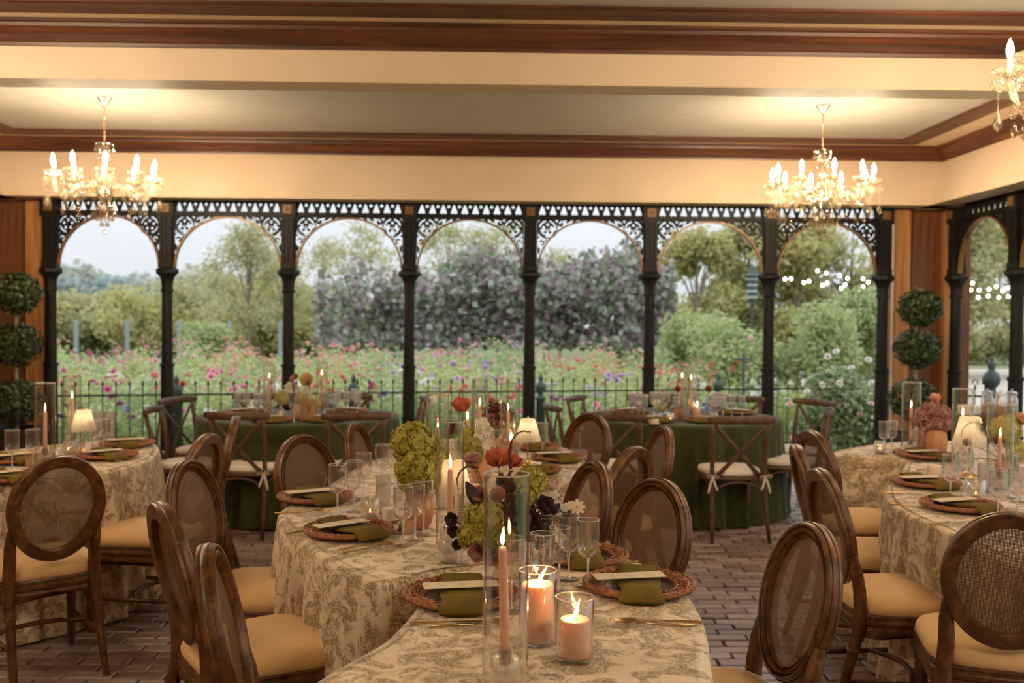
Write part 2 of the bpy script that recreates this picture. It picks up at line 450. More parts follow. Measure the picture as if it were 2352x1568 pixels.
def brick_mat():
    m, nt, p, out = newmat('worn_paving_brick')
    oi = nt.nodes.new('ShaderNodeNewGeometry'); ob = nt.nodes.new('ShaderNodeObjectInfo')
    ad = N(nt, 'ShaderNodeMath', operation='ADD'); nt.links.new(oi.outputs['Random Per Island'], ad.inputs[0]); nt.links.new(ob.outputs['Random'], ad.inputs[1])
    fr = N(nt, 'ShaderNodeMath', operation='FRACT'); nt.links.new(ad.outputs[0], fr.inputs[0])
    c = ramp(nt, fr.outputs[0], [(0, (.28,.18,.16)), (.4, (.38,.265,.24)), (.75, (.47,.36,.33)), (1, (.56,.46,.44))])
    g = nt.nodes.new('ShaderNodeNewGeometry')
    n = noise(nt, g.outputs['Position'], 28, 5, .65)
    mx = N(nt, 'ShaderNodeMix', data_type='RGBA', blend_type='MULTIPLY'); mx.inputs[0].default_value = .7
    nt.links.new(c, mx.inputs[6]); nt.links.new(ramp(nt, n, [(.3, (.45,.42,.42)), (.65, (1.1,1.08,1.08))]), mx.inputs[7])
    nt.links.new(mx.outputs[2], p.inputs['Base Color'])
    p.inputs['Roughness'].default_value = .30; p.inputs['Specular IOR Level'].default_value = .6
    bump(nt, p, n, .30, .006)
    return m
M['brick'] = brick_mat()
def card_mat():
    m, nt, p, out = newmat('printed_menu_card')
    v = coords(nt, 'Object', (1,1,1)); sp = nt.nodes.new('ShaderNodeSeparateXYZ'); nt.links.new(v, sp.inputs[0])
    # four blocks of small grey printed lines across the strip
    def fr(o, k, off=0.0):
        a = N(nt, 'ShaderNodeMath', operation='MULTIPLY_ADD'); a.inputs[1].default_value = k; a.inputs[2].default_value = off; nt.links.new(o, a.inputs[0])
        b = N(nt, 'ShaderNodeMath', operation='FRACT'); nt.links.new(a.outputs[0], b.inputs[0]); return b.outputs[0]
    def lt(o, t, op='LESS_THAN'):
        a = N(nt, 'ShaderNodeMath', operation=op); a.inputs[1].default_value = t; nt.links.new(o, a.inputs[0]); return a.outputs[0]
    def mul(a_, b_):
        a = N(nt, 'ShaderNodeMath', operation='MULTIPLY'); nt.links.new(a_, a.inputs[0]); nt.links.new(b_, a.inputs[1]); return a.outputs[0]
    blk = lt(fr(sp.outputs['X'], 1/.052, .2), .40)
    lines = lt(fr(sp.outputs['X'], 1/.0040), .45)
    ab = N(nt, 'ShaderNodeMath', operation='ABSOLUTE'); nt.links.new(sp.outputs['Y'], ab.inputs[0])
    inn = lt(ab.outputs[0], .017)
    dots = lt(noise(nt, coords(nt, 'Object', (900, 420, 1)), 1.0, 1), .54)
    k = mul(mul(blk, lines), mul(inn, dots))
    c = ramp(nt, k, [(0, (.70,.60,.44)), (1, (.50,.42,.31))])
    nt.links.new(c, p.inputs['Base Color']); p.inputs['Roughness'].default_value = .7
    return m
M['card'] = card_mat()
# ------------------------------------------------------------------ the room
CZ = 3.181            # ceiling
FY, LX, RX = 9.23, -4.617, 4.156   # faces of the beams over the far, left and right sides
NB0, NB1, NBZ = 5.608, 5.83, 2.87  # cross beam
FBZ = 2.62           # underside of the beams over the arcades
def struct(name, mb, mat, parent=None, smooth=False):
    o = mb.obj(name, mat, parent, smooth)
    if parent is None: o['kind'] = 'structure'
    return o

# --- brick floor
floor = struct('floor', MB().box((-.2, 3.5, -.062), (9.4, 12.2, .10)), plain('floor_joint_sand', (.035,.026,.022), .95))
BW, BD, GAP = .222, .0885, .007
def make_bricks():
    cells = []
    ny = int((9.58-1.2)/BD)
    for j in range(ny):
        y = 9.58 - (j+.5)*BD
        off = (.5*BW if j % 2 else 0) + random.uniform(-.02, .02)
        nx = int(9.3/BW)+2
        for i in range(nx):
            x = -4.75 + off + i*BW
            if x > 4.4: continue
            cells.append((x, y))
    wins = [(1590,1150,1800,1568), (0,1380,392,1568), (500,1205,640,1300), (1930,1440,2030,1568), (240,1330,380,1420)]
    sc_ = []
    for c in cells:
        px, py, d = pix((c[0], c[1], 0)) if c[1] > .3 else (0, 0, 1)
        inw = any(a <= px <= e and b <= py <= f for (a, b, e, f) in wins)
        sc_.append((0 if inw else 1, d))
    order = sorted(range(len(cells)), key=lambda k: sc_[k])
    pick = set(order[:300])
    big = MB(); w, dd, h = BW-GAP, BD-GAP, .05
    protos = []
    for k in range(6):
        b = MB(); r = random.Random(k)
        ch = .005
        ww, d2 = w - r.uniform(0,.005), dd - r.uniform(0,.004)
        b.cbox((0, 0, -h/2), (ww, d2, h), ch)
        protos.append(b.mesh('brick', M['brick'], False))
    for k, (x, y) in enumerate(cells):
        dz = random.uniform(-.004, .002); rz = random.uniform(-.012, .012)
        if k in pick:
            link('brick', protos[k % 6], floor, (x, y, dz), (random.uniform(-.006,.006), random.uniform(-.004,.004), rz))
        else:
            big.cbox((x, y, dz-h/2), (w-random.uniform(0,.005), dd-random.uniform(0,.004), h), .005, rz)
    o = big.obj('brick_field', M['brick'], floor, False); o['kind'] = 'stuff'
make_bricks()

# --- ceiling, beams, mouldings
struct('ceiling', MB().box((-.23, 3.5, CZ+.05), (9.9, 12.9, .10)), M['ceil'])
DL = .222   # the fascia leans into the room toward its foot
def fascia(name, a, b, n, z0, z1, back):
    """leaning beam: top edge a-b, n = inward normal"""
    a, b, n = Vector(a), Vector(b), Vector(n)
    rings = []
    for p in (a, b):
        rings.append([p+Vector((0,0,z1)), p+Vector((0,0,z1-.10)), p+n*DL*.93+Vector((0,0,z0+.03)), p+n*DL+Vector((0,0,z0)), p-n*.02+Vector((0,0,z0)), p-n*.02+Vector((0,0,z0+.045)), p-n*back+Vector((0,0,z0+.045)), p-n*back+Vector((0,0,z1))])
    return struct(name, MB().loft(rings), M['cream'])
fascia('trim_1', (LX-.3, FY, 0), (RX+.3, FY, 0), (0,-1,0), FBZ, CZ, .44)
fascia('trim_2', (RX, FY+.3, 0), (RX, -2.5, 0), (-1,0,0), FBZ, CZ, .44)
fascia('trim_3', (LX, -2.5, 0), (LX, FY+.3, 0), (1,0,0), FBZ, CZ, .44)
struct('trim_4', MB().box(((LX+RX)/2, (NB0+NB1)/2, (CZ+NBZ)/2), (RX-LX, NB1-NB0, CZ-NBZ)), M['cream'])
struct('trim_5', MB().box(((LX+RX)/2, 2.32, (CZ+NBZ)/2), (RX-LX, .22, CZ-NBZ)), M['cream'])
TN = [6]
def rect_sweep(x0, x1, y0, y1, prof, wood_):
    """profile (inset, z) run round a rectangle, mitred, one board per side"""
    pr = prof
    def corner(ix, iy, s, z): return ((x0+s if ix == 0 else x1-s), (y0+s if iy == 0 else y1-s), z)
    for (a, b, ax) in (((0,1),(1,1),'x'), ((1,1),(1,0),'y'), ((1,0),(0,0),'x'), ((0,0),(0,1),'y')):
        m = MB(); m.loft([[corner(a[0], a[1], s, z) for (s, z) in pr], [corner(b[0], b[1], s, z) for (s, z) in pr]])
        struct('trim_%d' % TN[0], m, M['crown'] if ax == 'x' else M['crowny']); TN[0] += 1
CB = 3.047
CROWN = [(0, CB), (.020, CB), (.024, CB+.018), (.036, CB+.025), (.054, CB+.055), (.078, CB+.082), (.092, CB+.090), (.096, CB+.108), (.110, CB+.113), (.110, CZ), (0, CZ)]
def flat_ring(x0, x1, y0, y1, w=.2):
    rect_sweep(x0, x1, y0, y1, [(0, CZ), (0, CZ-.014), (.012, CZ-.020), (w-.012, CZ-.020), (w, CZ-.014), (w, CZ)], None)
def soffit_panel(x0, x1, y0, y1, n):
    """the cream border between the crown and the inner board"""
    m = MB(); z = CZ-.002; o = (x0+.1, x1-.1, y0+.1, y1-.1); i = (x0+.25, x1-.40, y0+.29, y1-.27)
    t = .004
    m.box(((o[0]+o[1])/2, (i[3]+o[3])/2, z), (o[1]-o[0], o[3]-i[3], t)); m.box(((o[0]+o[1])/2, (i[2]+o[2])/2, z), (o[1]-o[0], i[2]-o[2], t))
    m.box(((i[0]+o[0])/2, (i[2]+i[3])/2, z), (i[0]-o[0], i[3]-i[2], t)); m.box(((i[1]+o[1])/2, (i[2]+i[3])/2, z), (o[1]-i[1], i[3]-i[2], t))
    struct('trim_%d' % TN[0], m, M['cream']); TN[0] += 1
for (ya, yb) in ((NB1, FY), (2.43, NB0)):
    rect_sweep(LX, RX, ya, yb, CROWN, None)
    soffit_panel(LX, RX, ya, yb, 0)
    flat_ring(LX+.20, RX-.352, ya+.24, yb-.226)

# --- timber walls
WH = FBZ+.05
def board_wall(name, boards, backing):
    w = struct(name, backing, M['panelwood'])
    for (c, s) in boards:
        b = MB().cbox((0, 0, 0), s, .004)
        link('board', b.mesh('board', M['panelwood'], False), w, c)
    return w
H = WH
bl = [((-4.655+.5*.07+k*.07, 9.425-.003*(k % 2), H/2), (.067, .03, H)) for k in range(4)]
board_wall('wall_back_left', bl, MB().box((-4.5, 9.48, H/2), (.40, .06, H)))
br = [((3.915+.5*.083+k*.083, 9.425-.003*(k % 2), H/2), (.080, .03, H)) for k in range(4)]
board_wall('wall_back_right', br, MB().box((4.10, 9.48, H/2), (.60, .06, H)))
bs = [((-4.665+.003*(k % 2), 9.33-k*.14, H/2), (.03, .134, H)) for k in range(14)]
board_wall('wall_left', bs, MB().box((-4.71, 3.3, H/2), (.06, 12.4, H)))
struct('wall_rear', MB().box((-.2, -2.5, H/2), (9.4, .06, H)), M['panelwood'])
def post(name, x, y, sx, sy, mat, z1=WH): struct(name, MB().cbox((x, y, z1/2), (sx, sy, z1), .004), mat)
post('trim_40', -4.295, 9.40, .165, .10, M['jambwood'])
post('trim_41', 3.827, 9.40, .178, .10, M['jambwood'])
post('trim_42', 4.283, 9.39, .085, .10, M['jambwood'])
post('trim_43', 4.50, 9.52, .10, .10, M['panelwood'], 3.0)
for k, (x, y) in enumerate(((-4.205, 9.40), (3.735, 9.32))):
    post('trim_%d' % (44+k), x, y, .020, .020, plain('pale_pipe_paint', (.55,.42,.34), .5))

# --- cast iron arcade
BAY = 1.1303; X0 = -4.1998; AY = 9.36; AH = .5*BAY
XC = [X0+i*BAY+(.052 if i == 0 else -.052 if i == 7 else 0) for i in range(8)]
def column_meshes():
    d = {}
    d['plinth'] = MB().lathe([(.0,0),(.105,0),(.105,.05),(.09,.06),(.085,.12),(.072,.15),(.068,.17)], 16, cap=True).mesh('plinth', M['iron'], True, 30)
    m = MB(); prof = [(.064,.17),(.062,.60),(.072,.605),(.072,.63),(.060,.635),(.058,1.08),(.068,1.085),(.068,1.11),(.053,1.115),(.050,1.52),(.048,1.80)]
    d['shaft'] = m.lathe(prof, 20, cap=True).mesh('shaft', M['iron'], True, 30)
    m = MB(); m.lathe([(.048,1.78),(.060,1.785),(.060,1.805),(.050,1.81),(.051,1.85),(.056,1.89),(.070,1.925),(.092,1.945),(.100,1.95)], 24, rib=8, ribamp=.004, cap=True)
    m.lathe([(.086,1.945),(.108,1.955),(.108,1.985),(.098,1.995),(.090,2.002),(.07,2.008)], 8, cap=True)
    d['capital'] = m.mesh('capital', M['iron'], True, 30)
    m = MB(); m.box((0,0,2.31), (.095,.095,.66))
    for s in (-1, 1):
        for t in (-1, 0, 1):
            m.box((t*.042, s*.052, 2.29), (.018, .012, .56)); m.box((s*.052, t*.042, 2.29), (.012, .018, .56))
    m.box((0,0,2.03), (.125,.125,.05)); m.box((0,0,2.55), (.15,.13,.15)); m.box((0,0,2.632), (.17,.15,.04))
    d['post'] = m.mesh('post', M['iron'], False)
    m = MB(); m.box((0, -.070, 2.555), (.075, .012, .075))
    for k in range(4):
        a = PI/4+k*PI/2; m.ball((.021*math.cos(a), -.079, 2.555+.021*math.sin(a)), .015, 8, 5, (1,.5,1))
    m.ball((0, -.082, 2.555), .009, 8, 5)
    d['rosette'] = m.mesh('rosette', M['arcrim'], True, 30)
    return d
CM = column_meshes()
def column(loc, label, rz=0.0):
    t = thing('iron_column', label, 'column', loc, rz, 'iron columns of the arcades')
    for k in ('plinth', 'shaft', 'capital', 'post', 'rosette'): link(k, CM[k], t)
    return t
ORD = ['first', 'second', 'third', 'fourth', 'fifth', 'sixth', 'seventh', 'eighth', 'ninth', 'tenth', 'eleventh', 'twelfth', 'thirteenth', 'fourteenth', 'fifteenth', 'sixteenth', 'seventeenth', 'eighteenth', 'nineteenth', 'twentieth']
for i in range(8):
    column((XC[i], AY, 0), 'dark cast-iron column of the garden arcade, %s' % ({0: 'beside the left timber jamb', 7: 'beside the right timber jamb'}.get(i, ORD[i]+' from the left')))
RAX = 4.286; RBAY = 1.09; RY0 = 9.20
for i in range(4):
    column((RAX, RY0-i*RBAY, 0), 'dark cast-iron column of the side arcade, %s from the corner' % ORD[i], -PI/2)

def ann(cx, cz, r0, r1, a0, a1, n=10):
    a = [math.radians(a0+(a1-a0)*k/n) for k in range(n+1)]
    return [(cx+r1*math.cos(t), cz+r1*math.sin(t)) for t in a] + [(cx+r0*math.cos(t), cz+r0*math.sin(t)) for t in reversed(a)]
def circ(cx, cz, r, n=10): return [(cx+r*math.cos(2*PI*k/n), cz+r*math.sin(2*PI*k/n)) for k in range(n)]
def arch_meshes(bay):
    d = {}; hw = bay/2-.062; ea, eb, ez = hw-.02, .465, 2.01
    def arc(t): return (hw+ea*math.cos(t), ez+eb*math.sin(t))      # x from the left post
    # frieze: pierced row of triangles and beads
    m = MB(); holes = []; n = 10; w = 2*hw/n
    for k in range(n):
        cx = (k+.5)*w
        holes.append([(cx-.033,2.540),(cx-.017,2.531),(cx,2.537),(cx+.017,2.531),(cx+.033,2.540),(cx+.024,2.566),(cx+.008,2.612),(cx,2.618),(cx-.008,2.612),(cx-.024,2.566)])
        if k: holes.append(circ(k*w, 2.600, .0150, 10))
    m.plate([(0,2.505),(2*hw,2.505),(2*hw,2.642),(0,2.642)], holes, .018)
    m.box((hw,0,2.502), (2*hw,.05,.030)); m.box((hw,-.028,2.507), (2*hw,.014,.008)); m.box((hw,-.026,2.490), (2*hw,.012,.007)); m.box((hw,0,2.642), (2*hw,.05,.022))
    for v in range(len(m.v)): m.v[v] = (m.v[v][0]-hw, m.v[v][1], m.v[v][2])
    d['frieze'] = m.mesh('frieze', M['iron'], False)
    # arch rim
    m = MB(); pts = [(arc(PI*k/40)[0]-hw, 0, arc(PI*k/40)[1]) for k in range(41)]
    rings = []
    for k, p in enumerate(pts):
        t = PI*k/40; nx, nz = math.cos(t), math.sin(t)
        rings.append([(p[0]-nx*0, -.022, p[2]), (p[0]+nx*.016, -.022, p[2]+nz*.016), (p[0]+nx*.016, .022, p[2]+nz*.016), (p[0], .022, p[2])])
    m.loft(rings); d['arch_rim'] = m.mesh('arch_rim', M['arcrim'], False)
    # pierced spandrel (left one)
    tt = [math.acos(-1+.0)*1.0]
    out = [(0, 2.495)]
    k0 = PI*.985
    pts = []
    for k in range(26):
        t = k0 + (PI*.60-k0)*k/25
        x, z = arc(t); pts.append((x-.004*0+math.cos(t)*.010, z+math.sin(t)*.010))
    pts = [(max(x, .001), min(z, 2.493)) for x, z in pts]
    out = [(0, 2.494)] + [(0, pts[0][1])] + pts[1:] + [(pts[-1][0], 2.494)]
    C = (.100, 2.403)
    hs = []
    for q in range(4): hs.append(ann(C[0], C[1], .066, .082, q*90+12, q*90+78, 7))
    for q in range(5): hs.append(circ(C[0]+.039*math.cos(math.radians(90+72*q)), C[1]+.039*math.sin(math.radians(90+72*q)), .0145, 8))
    hs += [ann(.235, 2.452, .013, .028, -70, 190, 10), ann(.046, 2.272, .012, .026, -100, 170, 10)]
    hs += [[(.280,2.486),(.268,2.456),(.296,2.463),(.325,2.484)], [(.345,2.487),(.33,2.474),(.37,2.48),(.39,2.488)]]
    hs += [[(.006,2.488),(.006,2.462),(.034,2.488)], [(.166,2.488),(.186,2.46),(.205,2.488)], [(.008,2.342),(.008,2.314),(.030,2.312)], [(.190,2.445),(.180,2.41),(.205,2.425)],
           [(.008,2.238),(.008,2.17),(.020,2.165),(.034,2.208)], [(.006,2.152),(.006,2.105),(.014,2.118)], [(.082,2.308),(.076,2.278),(.098,2.29)]]
    m = MB(); m.plate(out, hs, .020)
    for c_, r_ in ((C, .090), (C, .014)): m.tube([(c_[0]+r_*math.cos(2*PI*k/24), -.010, c_[1]+r_*math.sin(2*PI*k/24)) for k in range(24)], .006, 5, True)
    for v in range(len(m.v)): m.v[v] = (m.v[v][0]-hw, m.v[v][1], m.v[v][2])
    d['spandrel'] = m.mesh('spandrel', M['iron'], False)
    m2 = MB(); m2.v = [(-x, y, z) for (x, y, z) in m.v]; m2.f = [tuple(reversed(f)) for f in m.f]
    d['spandrel2'] = m2.mesh('spandrel', M['iron'], False)
    return d
def arch(am, loc, label, rz=0.0):
    t = thing('iron_arch', label, 'arch', loc, rz, 'pierced iron arches of the arcades')
    link('frieze', am['frieze'], t); link('arch_rim', am['arch_rim'], t); link('spandrel', am['spandrel'], t); link('spandrel', am['spandrel2'], t)
AM = arch_meshes(BAY); AM2 = arch_meshes(RBAY); AM0 = arch_meshes(BAY-.052)
for i in range(7):
    arch(AM if 0 < i < 6 else AM0, ((XC[i]+XC[i+1])/2, AY, 0), 'pierced iron arch with triangle frieze, %s' % ({0: 'first bay, behind the left chandelier', 6: 'last bay, behind the right chandelier'}.get(i, ORD[i]+' bay of the garden arcade from the left')))
for i in range(3):
    arch(AM2, (RAX, RY0-(i+.5)*RBAY, 0), 'pierced iron arch of the side arcade, %s bay from the corner' % ORD[i], -PI/2)

# --- ground outside
def ground_mat():
    m, nt, p, out = newmat('garden_ground')
    v = coords(nt, 'Object', (1,1,1))
    c = ramp(nt, noise(nt, v, 1.2, 6, .7), [(.3, (.07,.10,.03)), (.5, (.13,.17,.06)), (.7, (.20,.19,.09))])
    nt.links.new(c, p.inputs['Base Color']); p.inputs['Roughness'].default_value = .95
    return m
struct('ground', MB().box((0, 75, -.19), (260, 200, .10)), ground_mat())
# ------------------------------------------------------------------ tablecloths
def catmull(pts, closed=True, step=.02):
    P = [Vector(p) for p in pts]; n = len(P); out = []
    rng = range(n) if closed else range(n-1)
    for i in rng:
        g = lambda k: P[k % n] if closed else P[min(max(k, 0), n-1)]
        p0, p1, p2, p3 = g(i-1), g(i), g(i+1), g(i+2)
        m = max(2, int((p2-p1).length/step))
        for k in range(m):
            t = k/m
            out.append(.5*((2*p1) + (p2-p0)*t + (2*p0-5*p1+4*p2-p3)*t*t + (3*p1-p0-3*p2+p3)*t**3))
    if not closed: out.append(P[-1])
    return out
def area2(P): return sum(P[i].x*P[(i+1) % len(P)].y-P[(i+1) % len(P)].x*P[i].y for i in range(len(P)))
def cloth(name, outline, mat, label, seed, fold=.17, amp=.055, flare=.055, top=TZ, hem=.012, group=None):
    P = [Vector((p[0], p[1])) for p in outline]
    if area2(P) < 0: P.reverse()
    n = len(P); r = random.Random(seed)
    nor = []
    for i in range(n):
        t = (P[(i+2) % n]-P[i-2]); t.normalize(); nor.append(Vector((t.y, -t.x)))
    L = sum((P[(i+1) % n]-P[i]).length for i in range(n)); s = 0; S = []
    for i in range(n): S.append(s); s += (P[(i+1) % n]-P[i]).length
    nf = max(4, round(L/fold)); ph = [r.uniform(0, 6.28) for _ in range(6)]
    def fw(i):
        a = 2*PI*S[i]/L
        w = math.sin(nf*a + 1.6*math.sin(3*a+ph[0]) + 1.2*math.sin(7*a+ph[1]))
        w2 = math.sin(round(nf*1.7)*a + ph[2] + 1.0*math.sin(5*a+ph[3]))
        e = .62 + .38*math.sin(4*a+ph[4])
        return (.7*w+.3*w2)*e
    F = [fw(i) for i in range(n)]
    rows = [(-.035, top, 0), (-.012, top-.0015, 0), (-.002, top-.007, 0), (.004, top-.018, 0), (.007, top-.04, .06)]
    H = top-hem
    for k in range(1, 13):
        t = k/12; rows.append((.008+flare*t**1.3, top-.04-(H-.04)*t, .06+.94*t**.6))
    rings = []
    for (o, z, a) in rows:
        rings.append([(P[i].x+nor[i].x*(o+amp*a*F[i]), P[i].y+nor[i].y*(o+amp*a*F[i]), z+(.012*a*F[i] if a > .99 else 0)) for i in range(n)])
    m = MB(); m.loft(rings, False, False)
    tris = tessellate_polygon([[Vector((p[0], p[1], 0)) for p in rings[0]]])
    up = []
    for (a, b, c) in tris:
        A, B, Cc = (Vector(rings[0][q][:2]) for q in (a, b, c))
        up.append((a, b, c) if (B-A).cross(Cc-A) > 0 else (a, c, b))
    m.f += up
    me = m.mesh(name, mat, True)
    ft = np.ones(len(me.polygons), dtype=bool); ft[len(m.f)-len(up):] = False; me.polygons.foreach_set('use_smooth', ft)
    o = link(name, me)
    return tag(o, label, 'tablecloth', group)
def outl(pts, z=TZ): return [Vector(p[:2]) for p in catmull([W(x, y, z) for x, y in pts])]
near_px = [(560,1700),(720,1568),(820,1508),(880,1474),(925,1432),(956,1395),(985,1350),(1014,1318),(1120,1304),(1250,1290),(1330,1276),(1400,1270),(1470,1293),(1540,1330),(1592,1382),(1618,1440),(1630,1530),(1640,1660),(1560,1800),(1100,1860),(700,1800)]
mid_px = [(1010,1312),(930,1331),(880,1338),(830,1322),(750,1283),(690,1240),(650,1203),(640,1182),(650,1166),(690,1144),(735,1122),(762,1108),(805,1080),(860,1053),(940,1050),(1050,1068),(1150,1085),(1243,1097),(1246,1135),(1262,1180),(1300,1225),(1350,1250),(1392,1266),(1320,1274),(1240,1287),(1110,1300)]
far_px = [(1251,1093),(1291,1096),(1324,1086),(1343,1066),(1338,1047),(1308,1030),(1240,1013),(1150,1003),(1050,1005),(960,1015),(885,1035),(945,1047),(1050,1064),(1150,1081)]
cloth('tablecloth', outl(near_px), M['toile'], 'floral toile tablecloth on the nearest serpentine table, under the pillar candles', 1, fold=.20, top=TZ+.003)
cloth('tablecloth', outl(mid_px), M['toile'], 'floral toile tablecloth on the middle of the serpentine table, under the green hydrangea vase', 2, fold=.20)
cloth('tablecloth', outl(far_px), M['toile'], 'floral toile tablecloth on the far end of the serpentine table, under the small lit lamp', 3, fold=.18)
left_px = [(365,1028),(356,1046),(325,1062),(234,1085),(120,1100),(0,1114),(-120,1125),(-170,1080),(-60,1045),(48,1029),(150,1017),(260,1008),(330,1011),(358,1018)]
cloth('tablecloth', outl(left_px), M['toile'], 'floral toile tablecloth on the table by the left timber wall', 4, fold=.18)
rfar_px = [(1913,1040),(1916,1035),(1950,1028),(2007,1019),(2100,1012),(2250,1012),(2400,1022),(2470,1045),(2400,1056),(2240,1056),(2130,1056),(2074,1055),(2060,1052),(1990,1046),(1930,1042)]
rnear_px = [(2034,1124),(2040,1111),(2062,1097),(2073,1078),(2085,1064),(2150,1060),(2300,1061),(2450,1078),(2510,1150),(2480,1250),(2380,1300),(2290,1275),(2187,1222),(2120,1195),(2070,1170),(2040,1146)]
cloth('tablecloth', outl(rfar_px), M['toile'], 'floral toile tablecloth on the far right table, under the mauve flowers', 5, fold=.22)
cloth('tablecloth', outl(rnear_px), M['toile'], 'floral toile tablecloth on the near right table, beside the tan chair seats', 6, fold=.16, amp=.038)
def round_cloth(px, pyf, r, label, seed):
    f = W(px, pyf, TZ); v = Vector((f.x, f.y)).normalized(); c = Vector((f.x, f.y))+v*r
    o = [c+Vector((r*math.cos(2*PI*k/260), r*math.sin(2*PI*k/260))) for k in range(260)]
    cloth('tablecloth', o, M['greencloth'], label, seed, fold=.15, amp=.050, flare=.06)
    return c
GL = round_cloth(687, 977, .80, 'long dark green velvet tablecloth on the round table left of centre', 7)
GR = round_cloth(1566, 979, .80, 'long dark green velvet tablecloth on the round table right of centre', 8)

# ------------------------------------------------------------------ oval-back chairs
def rrect(w0, w1, y0, y1, z, sc_=1.0, n=28, p=4.0, cy=None):
    """rounded trapezoid ring: width w0 at y0 (back) to w1 at y1 (front)"""
    out = []; yc = (y0+y1)/2; hy = (y1-y0)/2
    for k in range(n):
        a = 2*PI*k/n; c, s = math.cos(a), math.sin(a)
        x = math.copysign(abs(c)**(2/p), c); y = math.copysign(abs(s)**(2/p), s)
        w = (w0+(w1-w0)*(y+1)/2)/2
        out.append((x*w*sc_, yc+y*hy*sc_, z))
    return out
OC = Vector((0, -.272, .740)); LEAN = math.radians(13)
OU, ON = Vector((0, -math.sin(LEAN), math.cos(LEAN))), Vector((0, math.cos(LEAN), math.sin(LEAN)))
OA, OB = .200, .236
def oval_chair_meshes():
    d = {}
    prof = [(0,-.020),(0,.006),(.11,.015),(.17,.005),(.23,.007),(.30,.020),(.42,.026),(.53,.021),(.57,.011),(.62,.013),(.68,.024),(.80,.026),(.88,.018),(.92,.009),(.97,.011),(1,.008),(1,-.004),(.96,-.007),(1,-.010),(.99,-.018),(.9,-.022),(.1,-.022)]
    w = .049; rings = []; n = 56
    for k in range(n+1):
        a = 2*PI*k/n; c, s = math.cos(a), math.sin(a)
        nx, nz = c/OA, s/OB; l = math.hypot(nx, nz); nx /= l; nz /= l
        # slightly egg-shaped: narrower toward the seat
        egg = 1-.05*max(0, -s)
        rings.append([OC + Vector(((OA*c*egg)-nx*w*(1-u), 0, 0)) + OU*(OB*s-nz*w*(1-u)) + ON*v for (u, v) in prof])
    d['back_frame'] = MB().loft(rings, False, False).mesh('back_frame', M['chairwood'], True, 38)
    m = MB(); ring = []; n2 = 40
    for k in range(n2):
        a = 2*PI*k/n2; c, s = math.cos(a), math.sin(a); egg = 1-.05*max(0, -s)
        ring.append(OC + Vector(((OA-.043)*c*egg, 0, 0)) + OU*((OB-.043)*s) + ON*.002)
    m.add(ring+[OC+ON*.002], [(k, (k+1) % n2, n2) for k in range(n2)])
    d['cane_panel'] = m.mesh('cane_panel', M['cane'], True)
    for nm, sx in (('rear_leg_a', -1), ('rear_leg_b', 1)):
        m = MB()
        m.tube([(sx*.185,-.330,0),(sx*.182,-.292,.12),(sx*.178,-.250,.26),(sx*.176,-.222,.38),(sx*.174,-.216,.45),(sx*.171,-.219,.52),(sx*.174,-.232,.59),(sx*.174,-.250,.66)],
               [.015,.018,.021,.026,.027,.026,.024,.017], 8)
        m.lathe([(.0,0),(.024,.003),(.026,.010),(.022,.016),(0,.018)], 10, (sx*.177,-.242,.285))
        d[nm] = m.mesh('rear_leg', M['chairwood'], True, 45)
        m = MB(); x, y = sx*.212, .196
        m.lathe([(.012,0),(.015,.02),(.016,.05),(.0235,.285),(.025,.30),(.020,.305),(.027,.315),(.027,.33),(.020,.336)], 16, (x, y, 0), 8, .0012, True)
        m.box((x, y, .378), (.055,.055,.09))
        d['front_leg_a' if sx < 0 else 'front_leg_b'] = m.mesh('front_leg', M['chairwood'], True, 40)
    m = MB(); rg = []
    for z, s_ in ((.352,.955),(.356,.985),(.374,.99),(.380,.975),(.390,.975),(.396,1.0),(.408,1.0),(.413,.985),(.425,.985),(.428,1.0),(.436,.99)):
        # serpentine lower edge: the apron dips at the corners
        ring = rrect(.425, .505, -.235, .235, z, s_, 36, 5)
        if z < .36: ring = [(x, y, zz+.016*math.cos(min(1, abs(x)/.20)*PI)*(1 if abs(y) > .12 else 0)+.004) for (x, y, zz) in ring]
        rg.append(ring)
    d['seat_rail'] = m.loft(rg).mesh('seat_rail', M['chairwood'], True, 35)
    rg = [rrect(.425,.505,-.228,.238,z,s_,36,4.2) for z, s_ in ((.432,.975),(.438,1.0),(.455,1.012),(.470,.995),(.483,.95),(.494,.86),(.503,.70),(.509,.48),(.512,.24),(.513,.05))]
    d['seat_cushion'] = MB().loft(rg).mesh('seat_cushion', M['cushion'], True)
    m = MB()
    for s in (-1, 1): m.tube([(s*.208,.19,.165),(s*.20,0,.165),(s*.182,-.27,.165)], .011, 6)
    m.tube([(-.198,-.02,.168),(-.1,.03,.172),(0,.045,.173),(.1,.03,.172),(.198,-.02,.168)], .011, 6)
    d['stretcher'] = m.mesh('stretcher', M['chairwood'], True)
    return d
OM = oval_chair_meshes()
BT = OC + OU*OB                       # top of the oval
def oval_chair(px, py, heading, label, zt=None):
    """px, py: where the top of the oval back is seen; heading: 0 faces away from the camera, 90 to the right"""
    p = W(px, py, BT.z)
    rz = -(math.radians(heading)+YAW)
    off = Matrix.Rotation(rz, 3, 'Z') @ Vector((BT.x, BT.y, 0))
    t = thing('oval_back_chair', label, 'chair', (p.x-off.x, p.y-off.y, 0), rz, 'oval cane-back dining chairs')
    for k in ('back_frame','cane_panel','rear_leg_a','rear_leg_b','front_leg_a','front_leg_b','seat_rail','seat_cushion','stretcher'):
        o = link(OM[k].name.split('.')[0], OM[k], t)
    return t
